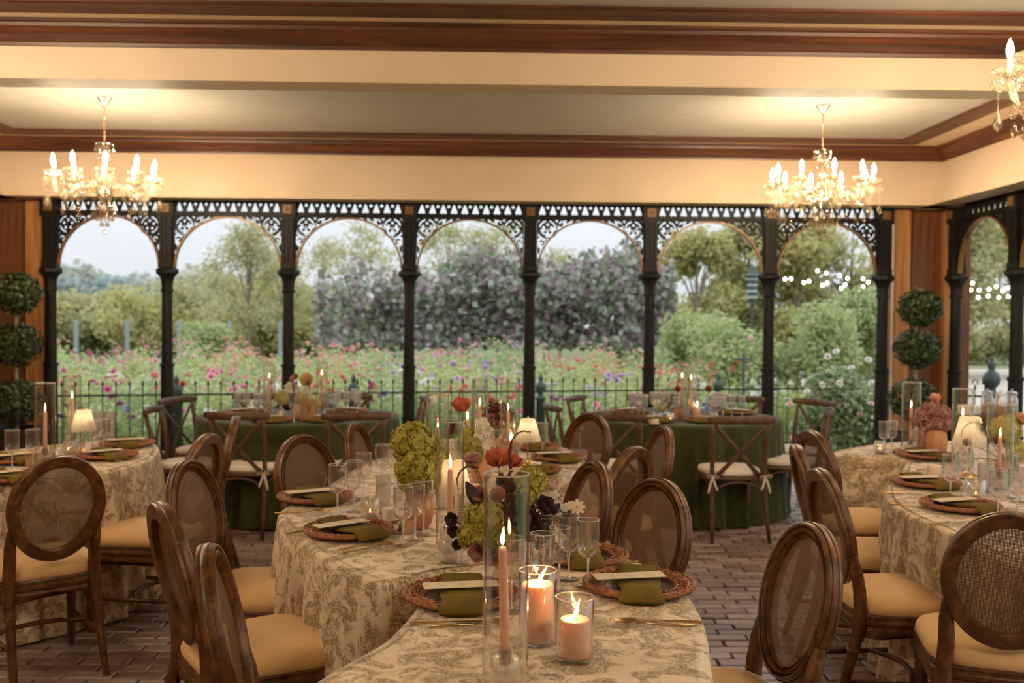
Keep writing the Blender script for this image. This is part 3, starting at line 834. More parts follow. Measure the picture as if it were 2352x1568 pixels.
OV = [
 (140,1045,-42,'brown oval cane-back chair seen from behind, pushed up to the left toile table'),
 (364,1154,57,'brown oval cane-back chair with wide tan seat, its plain back toward us, left foreground'),
 (470,1250,80,'moulded oval cane-back chair in the left foreground, its seat below the picture edge'),
 (425,1055,101,'moulded oval cane-back chair facing right, behind the two left foreground chairs'),
 (482,995,-80,'oval cane-back chair facing left, its tan seat under the left toile table edge'),
 (545,955,-102,'oval cane-back chair seen edge-on before the left green table'),
 (690,997,126,'moulded oval cane-back chair behind the left rattan charger of the serpentine table'),
 (812,970,99,'narrow-looking oval cane-back chair in front of the right chair of the left green table'),
 (1518,1097,-124,'large moulded oval cane-back chair right of the near right charger, facing left'),
 (1462,1025,-52,'oval cane-back chair seen from behind, second to the left of the large moulded chair'),
 (1372,1058,-110,'moulded oval cane-back chair drawn up in the inner curve of the serpentine table'),
 (1528,978,-101,'pale-panelled oval chair seen edge-on before the right green table'),
 (1360,947,-132,'oval cane-back chair beside the far right end of the serpentine table'),
 (1860,987,76,'oval cane-back chair at the gap between the two right toile cloths'),
 (1826,1020,97,'oval cane-back chair mostly hidden, its edge showing left of the right row of chairs'),
 (1880,1075,87,'oval cane-back chair with big tan seat facing the near right table'),
 (2325,1175,18,'dark oval cane-back chair seen from behind, cut by the right picture edge'),
 (1874,1200,-101,'large moulded oval cane-back chair in the right foreground, facing the near table'),
]
OVC = [oval_chair(*a) for a in OV]

# ------------------------------------------------------------------ cross-back chairs
def cross_chair_meshes():
    d = {}
    def back_y(z): return -.205-.075*max(0, (z-.45)/.43)**1.3
    for nm, s in (('stile_a', -1), ('stile_b', 1)):
        m = MB(); m.tube([(s*.205,-.300,0),(s*.197,-.262,.15),(s*.190,-.225,.32),(s*.187,-.208,.45),(s*.190,back_y(.6),.6),(s*.196,back_y(.75),.75),(s*.200,back_y(.85),.85)], [.014,.016,.018,.019,.0175,.016,.015], 8)
        d[nm] = m.mesh('rear_leg', M['crosswood'], True)
        m = MB(); m.tube([(s*.205,.215,0),(s*.198,.195,.2),(s*.190,.175,.44)], [.0135,.016,.0185], 8)
        d['front_a' if s < 0 else 'front_b'] = m.mesh('front_leg', M['crosswood'], True)
        # diagonal slat from the top of this side to the seat on the other
        m = MB(); pts = []
        for k in range(9):
            t = k/8; z = .835-.385*t; x = s*(.192-.355*t)
            pts.append((x, back_y(z)-.004*s-.018*math.sin(PI*t), z))
        m.tube(pts, .016, 6, flat=.42, up=(1,0,0))
        d['slat_a' if s < 0 else 'slat_b'] = m.mesh('cross_slat', M['crosswood'], True)
    m = MB(); rings = []
    for k in range(17):
        t = -1+2*k/16; x = .243*t; y = back_y(.86)-.050*(1-t*t)+.012
        hh = .030*(1-.25*abs(t)**4); th = .0135
        rings.append([(x, y+th*math.cos(a)*1.0, .862+hh*math.sin(a)) for a in [2*PI*q/10 for q in range(10)]])
    d['top_rail'] = m.loft(rings).mesh('top_rail', M['crosswood'], True)
    rg = [rrect(.39,.45,-.215,.215,z,s_,36,3.0) for z, s_ in ((.425,.97),(.430,1.0),(.450,1.0),(.456,.985))]
    d['seat'] = MB().loft(rg).mesh('seat', M['crosswood'], True, 40)
    rg = [rrect(.385,.445,-.21,.215,z,s_,36,3.0) for z, s_ in ((.456,.96),(.462,1.0),(.478,1.01),(.490,.985),(.497,.92),(.500,.75),(.501,.3))]
    d['seat_pad'] = MB().loft(rg).mesh('seat_pad', M['pad'], True)
    m = MB()
    def arc(a, b, top):
        a, b = Vector(a), Vector(b); pts = []
        for k in range(13):
            t = PI*k/12; f = (1-math.cos(t))/2
            p = a.lerp(b, f); p.z = a.z+(top-a.z)*math.sin(t)**.55; pts.append(p)
        m.tube(pts, .0085, 6)
    arc((-.188,-.222,.24),(.188,-.222,.24),.415); arc((-.195,.19,.24),(.195,.19,.24),.415)
    arc((-.19,-.225,.24),(-.196,.19,.24),.415); arc((.19,-.225,.24),(.196,.19,.24),.415)
    d['brace'] = m.mesh('bentwood_brace', M['crosswood'], True)
    for nm, s in (('bow_a', -1), ('bow_b', 1)):
        m = MB(); c = Vector((s*.187, -.232, .455))
        def ribbon(pts): m.tube([c+Vector(p) for p in pts], .0085, 5, flat=.25, up=(1,0,0))
        ribbon([(0,0,0),(s*.022,-.014,.018),(s*.046,-.016,.012),(s*.04,-.012,-.004),(0,0,0)])
        ribbon([(0,0,0),(-s*.020,-.014,.014),(-s*.040,-.016,.006),(-s*.032,-.012,-.008),(0,0,0)])
        ribbon([(0,0,0),(s*.018,-.010,-.04),(s*.030,-.014,-.085),(s*.034,-.012,-.115)])
        ribbon([(0,0,0),(-s*.010,-.010,-.04),(-s*.022,-.014,-.075),(-s*.03,-.012,-.095)])
        m.ball(c, .011, 8, 5); d[nm] = m.mesh('bow_tie', M['pad'], True)
    return d
XM = cross_chair_meshes()
def cross_chair(px, py, heading, label, ties=True):
    p = W(px, py, .89); rz = -(math.radians(heading)+YAW)
    off = Matrix.Rotation(rz, 3, 'Z') @ Vector((0, -.29, 0))
    t = thing('cross_back_chair', label, 'chair', (p.x-off.x, p.y-off.y, 0), rz, 'cross-back chairs round the green tables')
    for k in ('stile_a','stile_b','front_a','front_b','slat_a','slat_b','top_rail','seat','brace'): link(XM[k].name.split('.')[0], XM[k], t)
    pad = link('seat_pad', XM['seat_pad'], t)
    if ties:
        link('bow_tie', XM['bow_a'], pad); link('bow_tie', XM['bow_b'], pad)
    return t
XV = [
 (540,946,9,'brown cross-back chair at the front left of the left green table'),
 (818,947,-12,'brown cross-back chair at the front right of the left green table'),
 (346,934,84,'brown cross-back chair at the left of the left green table, nearer of two'),
 (402,912,108,'brown cross-back chair at the left of the left green table, farther of two'),
 (600,903,172,'brown cross-back chair behind the glasses at the back left of the left green table'),
 (797,903,190,'brown cross-back chair behind the glasses at the back right of the left green table'),
 (978,911,-100,'brown cross-back chair beside the iron column at the right of the left green table'),
 (1705,956,-4,'brown cross-back chair with white bows at the front of the right green table'),
 (1407,948,22,'brown cross-back chair partly hidden by an oval chair at the right green table'),
 (1262,926,78,'brown cross-back chair at the left of the right green table, nearer of two'),
 (1318,909,112,'brown cross-back chair at the left of the right green table, farther of two'),
 (1498,905,170,'brown cross-back chair behind the glasses at the back left of the right green table'),
 (1692,909,188,'brown cross-back chair behind the glasses at the back right of the right green table'),
 (1876,917,-118,'brown cross-back chair at the right of the right green table, farther of two'),
 (1908,938,-70,'brown cross-back chair at the right of the right green table, nearer of two'),
]
for a in XV: cross_chair(*a)
# ------------------------------------------------------------------ chandeliers
def chandelier_proto():
    d = {}
    m = MB(); m.lathe([(0,0),(.052,0),(.053,-.006),(.046,-.012),(.020,-.050),(.013,-.056),(.011,-.066),(0,-.068)], 20, rib=10, ribamp=.0012, cap=True); d['canopy'] = m.mesh('canopy', M['silver'], True, 40)
    m = MB(); z = -.066; k = 0; m.tube([(0,0,-.066),(0,0,-.165)], .0032, 6)
    z = -.165
    while z > -.325:
        r = [(.006*math.cos(t)*(1 if k % 2 else 0), .006*math.cos(t)*(0 if k % 2 else 1), z-.011+.013*math.sin(t)) for t in [2*PI*q/8 for q in range(8)]]
        m.tube(r, .0017, 4, True); z -= .020; k += 1
    d['chain'] = m.mesh('chain', M['gold'], True)
    m = MB()
    m.lathe([(.010,-.325),(.030,-.333),(.060,-.338),(.066,-.345),(.064,-.352),(.040,-.348),(.020,-.356),(.018,-.372)], 24, rib=12, ribamp=.003)
    m.lathe([(.018,-.372),(.036,-.385),(.042,-.402),(.038,-.422),(.022,-.436),(.014,-.442)], 20, rib=10, ribamp=.002)
    m.lathe([(.014,-.442),(.040,-.452),(.044,-.458),(.030,-.462),(.022,-.475),(.020,-.520),(.016,-.55),(.030,-.575),(.034,-.592),(.026,-.612),(.013,-.625),(.020,-.66),(.026,-.70)], 20, rib=10, ribamp=.0015)
    d['stem'] = m.mesh('glass_stem', M['crystal'], True)
    m = MB(); m.lathe([(0,-.695),(.045,-.70),(.050,-.715),(.050,-.748),(.042,-.765),(.015,-.775),(0,-.776)], 24, cap=True); d['hub'] = m.mesh('hub', M['silver'], True, 40)
    m = MB(); m.lathe([(.012,-.775),(.050,-.800),(.064,-.812),(.058,-.822),(.030,-.846),(.010,-.852)], 24, rib=12, ribamp=.003); d['bowl'] = m.mesh('lower_bowl', M['crystal'], True)
    def drop(m, p, s=1.0):
        x, y, z = p; m.lathe([(.0015*s,0),(.006*s,-.010*s),(.011*s,-.024*s),(.009*s,-.033*s),(.001*s,-.040*s)], 6, p)
    def bead(m, p, r=.005): m.ball(p, r, 6, 4)
    m = MB(); rr = random.Random(4)
    for k in range(6):
        a = 2*PI*k/6; x, y = .063*math.cos(a), .063*math.sin(a); bead(m, (x,y,-.360)); drop(m, (x,y,-.366))
    for k in range(8):                       # bead ropes from the crown down to the arms
        a = 2*PI*k/8
        for q in range(12):
            t = q/11; r_ = .042+.055*t+.02*math.sin(PI*t); bead(m, (r_*math.cos(a), r_*math.sin(a), -.455-.16*t-.02*math.sin(PI*t)), .0055)
    for k in range(12):                      # hanging strings below the bowl
        a = 2*PI*k/12; r_ = .060
        for q in range(4): bead(m, (r_*math.cos(a), r_*math.sin(a), -.828-.013*q))
        drop(m, (r_*math.cos(a), r_*math.sin(a), -.880))
        if k % 2 == 0:
            r2 = .030
            for q in range(5): bead(m, (r2*math.cos(a), r2*math.sin(a), -.852-.014*q))
            drop(m, (r2*math.cos(a), r2*math.sin(a), -.922))
    for k in range(10):                      # strings round the hub
        a = 2*PI*(k+.5)/10
        for q in range(7): bead(m, (.085*math.cos(a), .085*math.sin(a), -.745-.015*q))
        drop(m, (.085*math.cos(a), .085*math.sin(a), -.85))
        for q in range(13):                  # swags between the arms
            t = q/12; b = 2*PI*(k+t)/10; bead(m, (.29*math.cos(b), .29*math.sin(b), -.70-.055*math.sin(PI*t)), .0048)
    m.ball((0,0,-1.002), .018, 10, 7); m.tube([(0,0,-.85),(0,0,-.985)], .002, 4)
    d['drops'] = m.mesh('crystal_drops', M['crystal'], False)
    m = MB()
    pts = [(.035,0,-.735),(.075,0,-.700),(.115,0,-.655),(.15,0,-.640),(.18,0,-.655),(.215,0,-.705),(.26,0,-.742),(.305,0,-.745),(.34,0,-.715),(.358,0,-.665),(.366,0,-.61)]
    pts = [Vector(p) for p in catmull(pts, closed=False, step=.02)]
    m.tube(pts, .0125, 8); d['arm'] = m.mesh('arm', M['crystal'], True)
    m = MB(); m.lathe([(.008,-.612),(.030,-.606),(.060,-.590),(.066,-.578),(.063,-.574),(.040,-.590),(.010,-.598)], 20, (.366,0,0), 10, .003)
    d['pan'] = m.mesh('drip_pan', M['crystal'], True); m = MB()
    for k in range(6):
        a = 2*PI*k/6; p = (.366+.060*math.cos(a), .060*math.sin(a), -.592); bead(m, (p[0],p[1],-.598)); bead(m, (p[0],p[1],-.609)); drop(m, (p[0],p[1],-.616), 1.15)
    for a_ in (-.6, .6):
        for q in range(6): bead(m, (.366+.05*math.cos(a_), .05*math.sin(a_), -.63-.022*q))
        drop(m, (.366+.05*math.cos(a_), .05*math.sin(a_), -.758), 1.7)
    for q in range(4): bead(m, (.30, 0, -.765-.016*q))
    drop(m, (.30, 0, -.825), 1.5)
    d['pandrops'] = m.mesh('hanging_drops', M['crystal'], True)
    m = MB(); m.lathe([(0,-.598),(.011,-.596),(.0105,-.536),(0,-.534)], 12, (.366,0,0), cap=True); d['sleeve'] = m.mesh('candle_sleeve', M['sconce'], True, 40)
    m = MB(); m.lathe([(.004,-.536),(.012,-.522),(.0155,-.506),(.0135,-.486),(.007,-.466),(.001,-.452)], 12, (.366,0,0), cap=True); d['bulb'] = m.mesh('bulb', M['bulb'], True)
    return d

CHM = chandelier_proto()
def chandelier(x, y, phase, label):
    t = thing('crystal_chandelier', label, 'chandelier', (x, y, CZ-.001), math.radians(phase), 'crystal chandeliers under the ceiling')
    for k in ('canopy','chain','stem','hub','bowl'): link(CHM[k].name.split('.')[0], CHM[k], t)
    o = link('crystal_drops', CHM['drops'], t); o['kind'] = 'stuff'
    for k in range(10):
        a = link('arm', CHM['arm'], t, None, (0,0,2*PI*k/10))
        link('drip_pan', CHM['pan'], a); link('hanging_drops', CHM['pandrops'], a)['kind'] = 'stuff'; link('candle_sleeve', CHM['sleeve'], a); link('bulb', CHM['bulb'], a)
    return t
pl = W(240, 224, CZ); pr = W(1891, 242, CZ)
chandelier(pl.x, pl.y, 76, 'lit crystal chandelier with candle bulbs hanging at the left')
chandelier(pr.x, pr.y, 85, 'lit crystal chandelier with candle bulbs hanging right of centre')
p3c = WD(2565, 3.95, CZ)
chandelier(p3c.x, p3c.y, 80, 'lit crystal chandelier cut off by the right picture edge')
chandelier(pl.x, p3c.y, 80, 'lit crystal chandelier out of view over the left table')
chandelier(pl.x, .6, 80, 'lit crystal chandelier out of view behind us, left side')
chandelier(p3c.x, .6, 80, 'lit crystal chandelier out of view behind us, right side')

# ------------------------------------------------------------------ topiaries in planters
leafm = {}
leafm['box'] = leafmat('boxwood_leaf', [(.020,.036,.012),(.040,.068,.020),(.085,.115,.040)], .4, .2)
def topiary(px, d, zs, r, label, lean=0):
    p = WD(px, d, 0)
    t = thing('topiary', label, 'topiary', (p.x, p.y, 0))
    m = MB(); m.loft([rrect(2*a, 2*a, -a, a, z, 1, 24, 8) for a, z in ((.17,0),(.20,.52),(.215,.53),(.215,.58),(.185,.58),(.18,.53))], True, True); m.obj('planter', M['black'], t)
    m = MB(); m.tube([(0,0,.5),(.012,.0,.8),(-.006,0,1.2),(.006,0,1.6),(0,0,zs[-1])], .016, 8); m.obj('stem', M['bark'], t)
    for k, z in enumerate(zs):
        pts, dr = blob_points(1500, (lean*(z-1.2), 0, z), (r[k], r[k], r[k]*.88), .62)
        v, q = leaves(pts, .021, dr, .9)
        link('leaf_ball', npmesh('leaf_ball', v, q, leafm['box']), t)
topiary(38, 8.6, (.80,1.30,1.745), (.235,.225,.22), 'three-ball clipped topiary in a black planter by the left timber wall')
topiary(2098, 8.75, (.88,1.325,1.685), (.215,.205,.195), 'three-ball clipped topiary in a black planter in the right corner', .06)

# ------------------------------------------------------------------ iron garden fence
def finial_post(m, h, s=1.0):
    m.lathe([(.05*s,0),(.05*s,h-.30*s),(.062*s,h-.295*s),(.062*s,h-.28*s),(.032*s,h-.265*s),(.030*s,h-.23*s),(.055*s,h-.20*s),(.064*s,h-.165*s),(.050*s,h-.125*s),(.026*s,h-.105*s),(.022*s,h-.085*s),(.030*s,h-.065*s),(.024*s,h-.045*s),(.010*s,h-.025*s),(.014*s,h-.012*s),(.002*s,h)], 14, cap=True)
FA, FB = WD(110, 9.85, -.13), WD(2030, 12.15, -.13)
fv = (FB-FA); FL = fv.length; fdir = fv.normalized(); frz = math.atan2(fdir.y, fdir.x)
fence = thing('iron_fence', 'low black iron picket fence between the pavilion and the flower garden', 'fence', FA, frz)
RZ_ = .75+.13
MB().box((FL/2,0,RZ_), (FL,.022,.018)).obj('rail', M['iron'], fence, False)
MB().box((FL/2,0,.22), (FL,.022,.018)).obj('rail', M['iron'], fence, False)
pk = MB().tube([(0,0,0),(0,0,RZ_+.10)], .006, 6); pk.lathe([(.0075,0),(.013,.02),(.002,.055)], 6, (0,0,RZ_+.095), cap=True)
pkm = pk.mesh('picket', M['iron'], True)
nP = int(FL/.127)
for k in range(nP+1): link('picket', pkm, fence, (k*.127, 0, 0))
fp = MB(); finial_post(fp, 1.09); fpm = fp.mesh('fence_post', M['irongrey'], True)
for px in (405, 811, 1240, 1647):
    a = WD(px, 10, 0); dirv = Vector((a.x, a.y)); # intersection of the view column with the fence line
    den = dirv.x*fdir.y-dirv.y*fdir.x; s_ = (dirv.y*FA.x-dirv.x*FA.y)/den if abs(den) > 1e-6 else 0
    link('fence_post', fpm, fence, (s_, .0, 0))
f2p = WD(2272, 9.7, -.13)
fence2 = thing('iron_fence', 'short iron fence with urn finial post seen through the side arch', 'fence', f2p, 0)
m = MB(); finial_post(m, 1.36, 1.35); m.obj('fence_post', M['irongrey'], fence2)
MB().box((-.26,0,.97), (.52,.022,.02)).obj('rail', M['iron'], fence2, False)
for k in range(5):
    link('picket', pkm, fence2, (-.06-k*.10, 0, .06))
    m = MB(); m.tube([(-.06-k*.10-.0+.028*math.cos(a)*(1-.0), 0, 1.10+.03*math.sin(a)) for a in [PI*q/6-.6 for q in range(9)]], .006, 5); m.obj('scroll', M['iron'], fence2)

# ------------------------------------------------------------------ flower garden
GZ = -.14
leafm['bed'] = leafmat('dahlia_leaf', [(.26,.38,.14),(.40,.52,.22),(.54,.62,.32),(.66,.68,.44)], .5, .5)
leafm['shrub'] = leafmat('shrub_leaf', [(.10,.16,.08),(.20,.29,.13),(.34,.42,.22),(.55,.60,.40)], .4, .4)
leafm['lime'] = leafmat('light_shrub_leaf', [(.28,.38,.15),(.40,.50,.21),(.50,.56,.27),(.56,.55,.29)], .5, .5)
leafm['olive'] = leafmat('olive_tree_leaf', [(.36,.39,.19),(.47,.48,.24),(.56,.53,.28),(.62,.55,.31)], .6, .5)
leafm['yellow'] = leafmat('autumn_yellow_leaf', [(.46,.45,.18),(.58,.54,.23),(.66,.58,.27),(.54,.56,.31)], .6, .5)
leafm['far'] = leafmat('distant_hazy_leaf', [(.42,.47,.42),(.48,.52,.45),(.54,.55,.46)], .8, .4)  # haze of the distance is mixed into the far leaf colours
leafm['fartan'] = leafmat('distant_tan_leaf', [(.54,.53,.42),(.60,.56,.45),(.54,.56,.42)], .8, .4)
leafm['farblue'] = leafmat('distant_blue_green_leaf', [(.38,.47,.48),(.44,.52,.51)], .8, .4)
leafm['vine'] = leafmat('purple_vine_leaf', [(.06,.10,.05),(.22,.28,.17),(.29,.15,.22),(.34,.41,.29),(.42,.27,.35),(.50,.54,.47),(.39,.41,.29),(.17,.20,.11)], .45, .4)
leafm['sparse'] = leafmat('thin_autumn_leaf', [(.46,.43,.20),(.58,.52,.26),(.52,.54,.34),(.62,.57,.34)], .6, .5)
BLOOM = {'salmon': (.84,.46,.40), 'pink': (.82,.40,.50), 'magenta': (.64,.16,.34), 'lavender': (.68,.50,.76), 'coral': (.80,.27,.24), 'white': (.86,.82,.80), 'blush': (.86,.62,.58), 'violet': (.30,.30,.58), 'plum': (.34,.07,.24)}
def bloom_mesh(name, col, r=.048):
    m = MB()
    for ring, (n, tilt, l) in enumerate(((12, .25, 1.0), (10, .75, .85), (7, 1.15, .6))):
        for k in range(n):
            a = 2*PI*(k+.5*ring)/n; c, s = math.cos(a), math.sin(a); w = PI*r*l/n*1.1
            def P(u, side): return (c*u*math.cos(tilt)-s*side, s*u*math.cos(tilt)+c*side, u*math.sin(tilt)+.002*ring)
            m.add([P(0, -.2*w), P(.6*r*l, -w), P(r*l, 0), P(.6*r*l, w), P(0, .2*w)], [(0,1,2,3,4)])
    mt = leafmat('petal_'+name, [tuple(c*.8 for c in col), col, tuple(min(1, c*1.15+.03) for c in col)], .6, .35)
    return m.mesh('bloom', mt, False)
BM_ = {k: bloom_mesh(k, v) for k, v in BLOOM.items()}
def bed_mesh(h, w, n, ls, mat):
    """an upright clump: leaves along leaning stems"""
    pts = []
    ns = 11
    for k in range(ns):
        a = RNG.random()*6.28; r0 = w*.35*RNG.random(); r1 = r0+w*.65*RNG.random()
        hh = h*(.72+.30*RNG.random()); mm = n//ns
        t = RNG.random(mm)**.8
        x = np.cos(a)*(r0+(r1-r0)*t)+RNG.normal(size=mm)*w*.22; y = np.sin(a)*(r0+(r1-r0)*t)+RNG.normal(size=mm)*w*.22
        pts.append(np.stack([x, y, t*hh+.03*RNG.normal(size=mm)], 1))
    P = np.concatenate(pts); P[:, 2] = np.clip(P[:, 2], .02, None)
    v, q = leaves(P, ls, np.array([[0, -.3, .6]]), .9, .5)
    return npmesh('foliage', v, q, mat)
leafm['bedy'] = leafmat('yellowish_bed_leaf', [(.32,.40,.12),(.48,.55,.22),(.62,.65,.32),(.70,.69,.42)], .5, .5)  # second, yellowish leaf colour mixed at random through the bed
BED = [bed_mesh(h, .42, 1100, .033, leafm[k]) for h, k in ((1.20,'bed'), (1.28,'bedy'), (1.36,'bed'), (1.15,'bedy'))]
LOWB = [bed_mesh(.72, .40, 800, .031, leafm['bed']) for _ in range(2)]
LOOK = {'salmon': 'dahlia plant with salmon pink blooms', 'pink': 'dahlia plant with bright pink blooms', 'magenta': 'dahlia plant with magenta blooms', 'lavender': 'phlox plant with lavender flower heads',
 'coral': 'rose plant with coral red blooms', 'white': 'leafy plant with white blooms', 'blush': 'dahlia plant with pale blush blooms', 'violet': 'low plant with violet blue flowers', 'plum': 'leafy plant with dark plum blooms'}
PLANTS = []
ROWN = ['front row of the bed', 'second row of the bed', 'third row of the bed', 'fourth row of the bed', 'back row of the bed', 'at the fence foot']
def flower_plant(x, y, colour, h, nb, low=False, sc_=1.0, row=0):
    t = thing('flowering_plant', LOOK[colour], 'plant', (x, y, GZ), random.uniform(0, 6.28), colour+' flowering plants in the garden')
    px = pix((x, y, 0))[0]; bay = min(6, max(0, int((px-117)/273)))
    PLANTS.append((colour, bay, row, px, t))
    if low: f = random.choice(LOWB); hh = .72
    else:
        k = random.randrange(4); f = BED[k]; hh = (1.20,1.28,1.36,1.15)[k]
    s = h/hh
    link('foliage', f, t, None, None, (1, 1, s))
    for k in range(nb):
        a = random.uniform(0, 6.28); r = random.uniform(.05, .42); z = h*random.uniform(.72, 1.06)
        b = sc_*random.uniform(.8, 1.25)
        link('bloom', BM_[colour], t, (r*math.cos(a), r*math.sin(a), z), (random.uniform(.2, 1.1), 0, random.uniform(0, 6.28)), (b, b, b))
def plant_px(px, d): p = WD(px, d, 0); return p.x, p.y
rg = random.Random(11)
for row, (d, step) in enumerate(((12.2, 95), (13.3, 92), (14.6, 84), (16.2, 76), (18.2, 70))):
    px = 110 + (row % 2)*40
    while px < 1830:
        dd = d + rg.uniform(-.4, .4) + max(0, (px-900)/1000)*1.6
        u = px/2352
        if px > 1660: c = rg.choice(['blush','white','coral'])
        elif px > 1260: c = rg.choice(['coral','pink','blush','salmon','coral'])
        elif px > 860: c = rg.choice(['pink','lavender','magenta','pink','blush'])
        elif px > 420: c = rg.choice(['salmon','salmon','blush','salmon','pink'])
        else: c = rg.choice(['pink','magenta','salmon','blush'])
        if row == 0: c = rg.choice(['white','lavender','plum','coral','white','magenta','pink'])
        x, y = plant_px(px, dd)
        h = (.90, .98, 1.02, 1.06, 1.08)[row]*rg.uniform(.76, 1.12) + GZ*-1*.0 + .10
        flower_plant(x, y, c, h, rg.randint(8, 15) if row else 8, False, 1.25 if row == 0 else .92, row)
        px += step*rg.uniform(.75, 1.25)*(13/d)**.15
for px in range(140, 1700, 78):
    x, y = plant_px(px+rg.uniform(-20, 20), 10.75+1.5*px/1900+rg.uniform(0, .35))
    flower_plant(x, y, rg.choice(['violet','violet','blush','pink','white','plum','coral']), rg.uniform(.55, .8), 4, True, 1.15, 5)
byk = {}
for q in sorted(PLANTS, key=lambda q: q[3]): byk.setdefault(q[:3], []).append(q[4])
for (c_, bay, row), ts in byk.items():
    for k, t in enumerate(ts):
        t['label'] = LOOK[c_]+', '+ROWN[row]+', '+ORD[bay]+' arch'+('' if len(ts) == 1 else ', %s from left' % ORD[k])

def bush(px, d, zc, r, n, ls, mat, label, name='garden_shrub', bl=None, shell=.35, group=None):
    p = WD(px, d, GZ); t = thing(name, label, 'shrub', p, 0, group)
    P, dr = [], []
    k = max(4, int(r[0]*7))
    for q in range(k):
        a = RNG.random()*6.28; e = RNG.random()**.5
        c = (r[0]*.62*e*math.cos(a), r[1]*.62*e*math.sin(a), (zc-GZ)+r[2]*(RNG.random()*1.3-.75)*.62)
        a_, b_ = blob_points(n//k, c, (r[0]*.55, r[1]*.55, r[2]*.5), shell); P.append(a_); dr.append(b_)
    P = np.concatenate(P); dr = np.concatenate(dr); ok = P[:, 2] > .02
    v, qd = leaves(P[ok], ls, dr[ok]+np.array([0, -.2, .5]), .8, .5)
    link('foliage', npmesh('foliage', v, qd, mat), t)
    m = MB()
    for q in range(4): m.tube([(.05*math.cos(q*1.6), .05*math.sin(q*1.6), 0), (r[0]*.4*math.cos(q*1.6), r[1]*.4*math.sin(q*1.6), zc-GZ)], [.02, .008], 6)
    m.obj('stems', M['bark'], t)
    if bl:
        col, nb = bl
        for q in range(nb):
            a = random.uniform(PI, 2*PI); e = random.uniform(.3, .95)
            link('bloom', BM_[col], t, (r[0]*e*math.cos(a), r[1]*e*math.sin(a), (zc-GZ)+r[2]*random.uniform(-.5, .9)), (random.uniform(.3, 1.2), 0, random.uniform(-.8, .8)))
    return t
bush(1930, 11.2, .75, (.62,.5,.62), 3200, .036, leafm['shrub'], 'glossy white-flecked rose bush outside the seventh arch', bl=('white', 9))
bush(1990, 11.0, .35, (.45,.4,.62), 2000, .036, leafm['shrub'], 'dark leafy bush at the foot of the last iron column', bl=('blush', 3))
bush(1840, 11.6, .30, (.40,.35,.50), 1500, .034, leafm['shrub'], 'low dark rose bush by the fence under the seventh arch', bl=('blush', 4))
bush(1700, 15.5, 1.05, (1.1,.7,.75), 5200, .046, leafm['lime'], 'pale green bushy shrub beyond the fence outside the sixth arch', bl=('blush', 4))
bush(1850, 15.0, 1.30, (.9,.7,.80), 5200, .046, leafm['lime'], 'bright yellow-green shrub beyond the rose bush')
bush(1985, 16.0, 1.45, (.8,.7,.95), 4600, .046, leafm['lime'], 'tall pale green shrub behind the last iron column')
bush(1590, 18.0, 1.15, (.9,.7,.75), 4600, .046, leafm['lime'], 'light green shrub at the right end of the purple vine')
bush(470, 20.5, 1.10, (.7,.5,.55), 2600, .042, leafm['lime'], 'pale feathery shrub standing up in the left of the flower bed')

# purple-leaved vine over an arbor
ab = thing('vine_arbor', 'long arbor smothered in purple and grey-green vine leaves beyond the flowers', 'arbor', WD(1200, 21.0, GZ))
def vine_pts(px0, px1, yt, yb, n, d=21.0):
    u = RNG.random(n); px = px0+(px1-px0)*u
    out = np.empty((n, 3)); nr = np.empty((n, 3))
    base = ab.location
    for k in range(n):
        f = (px[k]-px0)/(px1-px0)
        top = yt+20*math.sin(px[k]*.021)+14*math.sin(px[k]*.05+1)+14*RNG.normal()
        py = top+(yb-top)*RNG.random()**.85
        z = CAMH-(py-731-.0087*(px[k]-1176))*d/FPX
        p = WD(px[k], d+RNG.normal()*.35+.25*math.sin(px[k]*.03)+.2*math.sin(z*5), z)
        out[k] = (p.x-base.x, p.y-base.y, z-base.z); nr[k] = (RNG.normal()*.4, -1, .45)
    return out, nr
for nm, a in (('vine_foliage', (1010,1552,592,800,9500)), ('vine_foliage', (860,1010,625,800,2200)), ('vine_foliage', (722,880,640,800,1100))):
    P, nr = vine_pts(*a); v, q = leaves(P, .072, nr, .75, .75); link(nm, npmesh(nm, v, q, leafm['vine']), ab)
for px in (735, 905, 1075, 1250, 1420, 1540):
    p = WD(px, 21.0, 0)-ab.location; MB().box((p.x, p.y, 1.35), (.09,.09,2.7)).obj('arbor_post', M['bark'], ab, False)

def tree(px, d, z0, z1, rx, n, ls, mat, label, trunk=.09, name='garden_tree', shell=.1, clumps=9, group=None, ry=None):
    base = WD(px, d, GZ); t = thing(name, label, 'tree', base, 0, group)
    P, dr = [], []; tips = []
    for q in range(clumps):
        a = RNG.random()*6.28; e = RNG.random()**.55; hz = RNG.random()
        wz = math.sin(PI*(.15+.75*hz))
        c = (rx*.7*e*wz*math.cos(a), (ry or rx)*.7*e*wz*math.sin(a), z0-GZ+(z1-z0)*(.12+.78*hz))
        rr = rx*(.28+.22*RNG.random()); tips.append(c)
        a_, b_ = blob_points(n//clumps, c, (rr, rr, rr*.8), shell); P.append(a_); dr.append(b_)
    P = np.concatenate(P); dr = np.concatenate(dr)
    v, q = leaves(P, ls, dr*.5+np.array([0, -.2, .5]), .9, .55)
    link('crown', npmesh('crown', v, q, mat), t)
    if trunk:
        m = MB(); h = z1-GZ
        m.tube([(0,0,0),(.05,0,h*.3),(-.05,0,h*.6),(0,0,h*.92)], [trunk*.8, trunk*.6, trunk*.35, trunk*.08], 7)
        for c in tips[:12]: m.tube([(0, 0, max(.3, c[2]*.55)), (c[0]*.5, c[1]*.5, c[2]*.82), c], [trunk*.35, trunk*.2, trunk*.06], 5)
        m.obj('trunk', M['bark'], t)
    return t
def zt(py, px, d): return CAMH-(py-731-.0087*(px-1176))*d/FPX
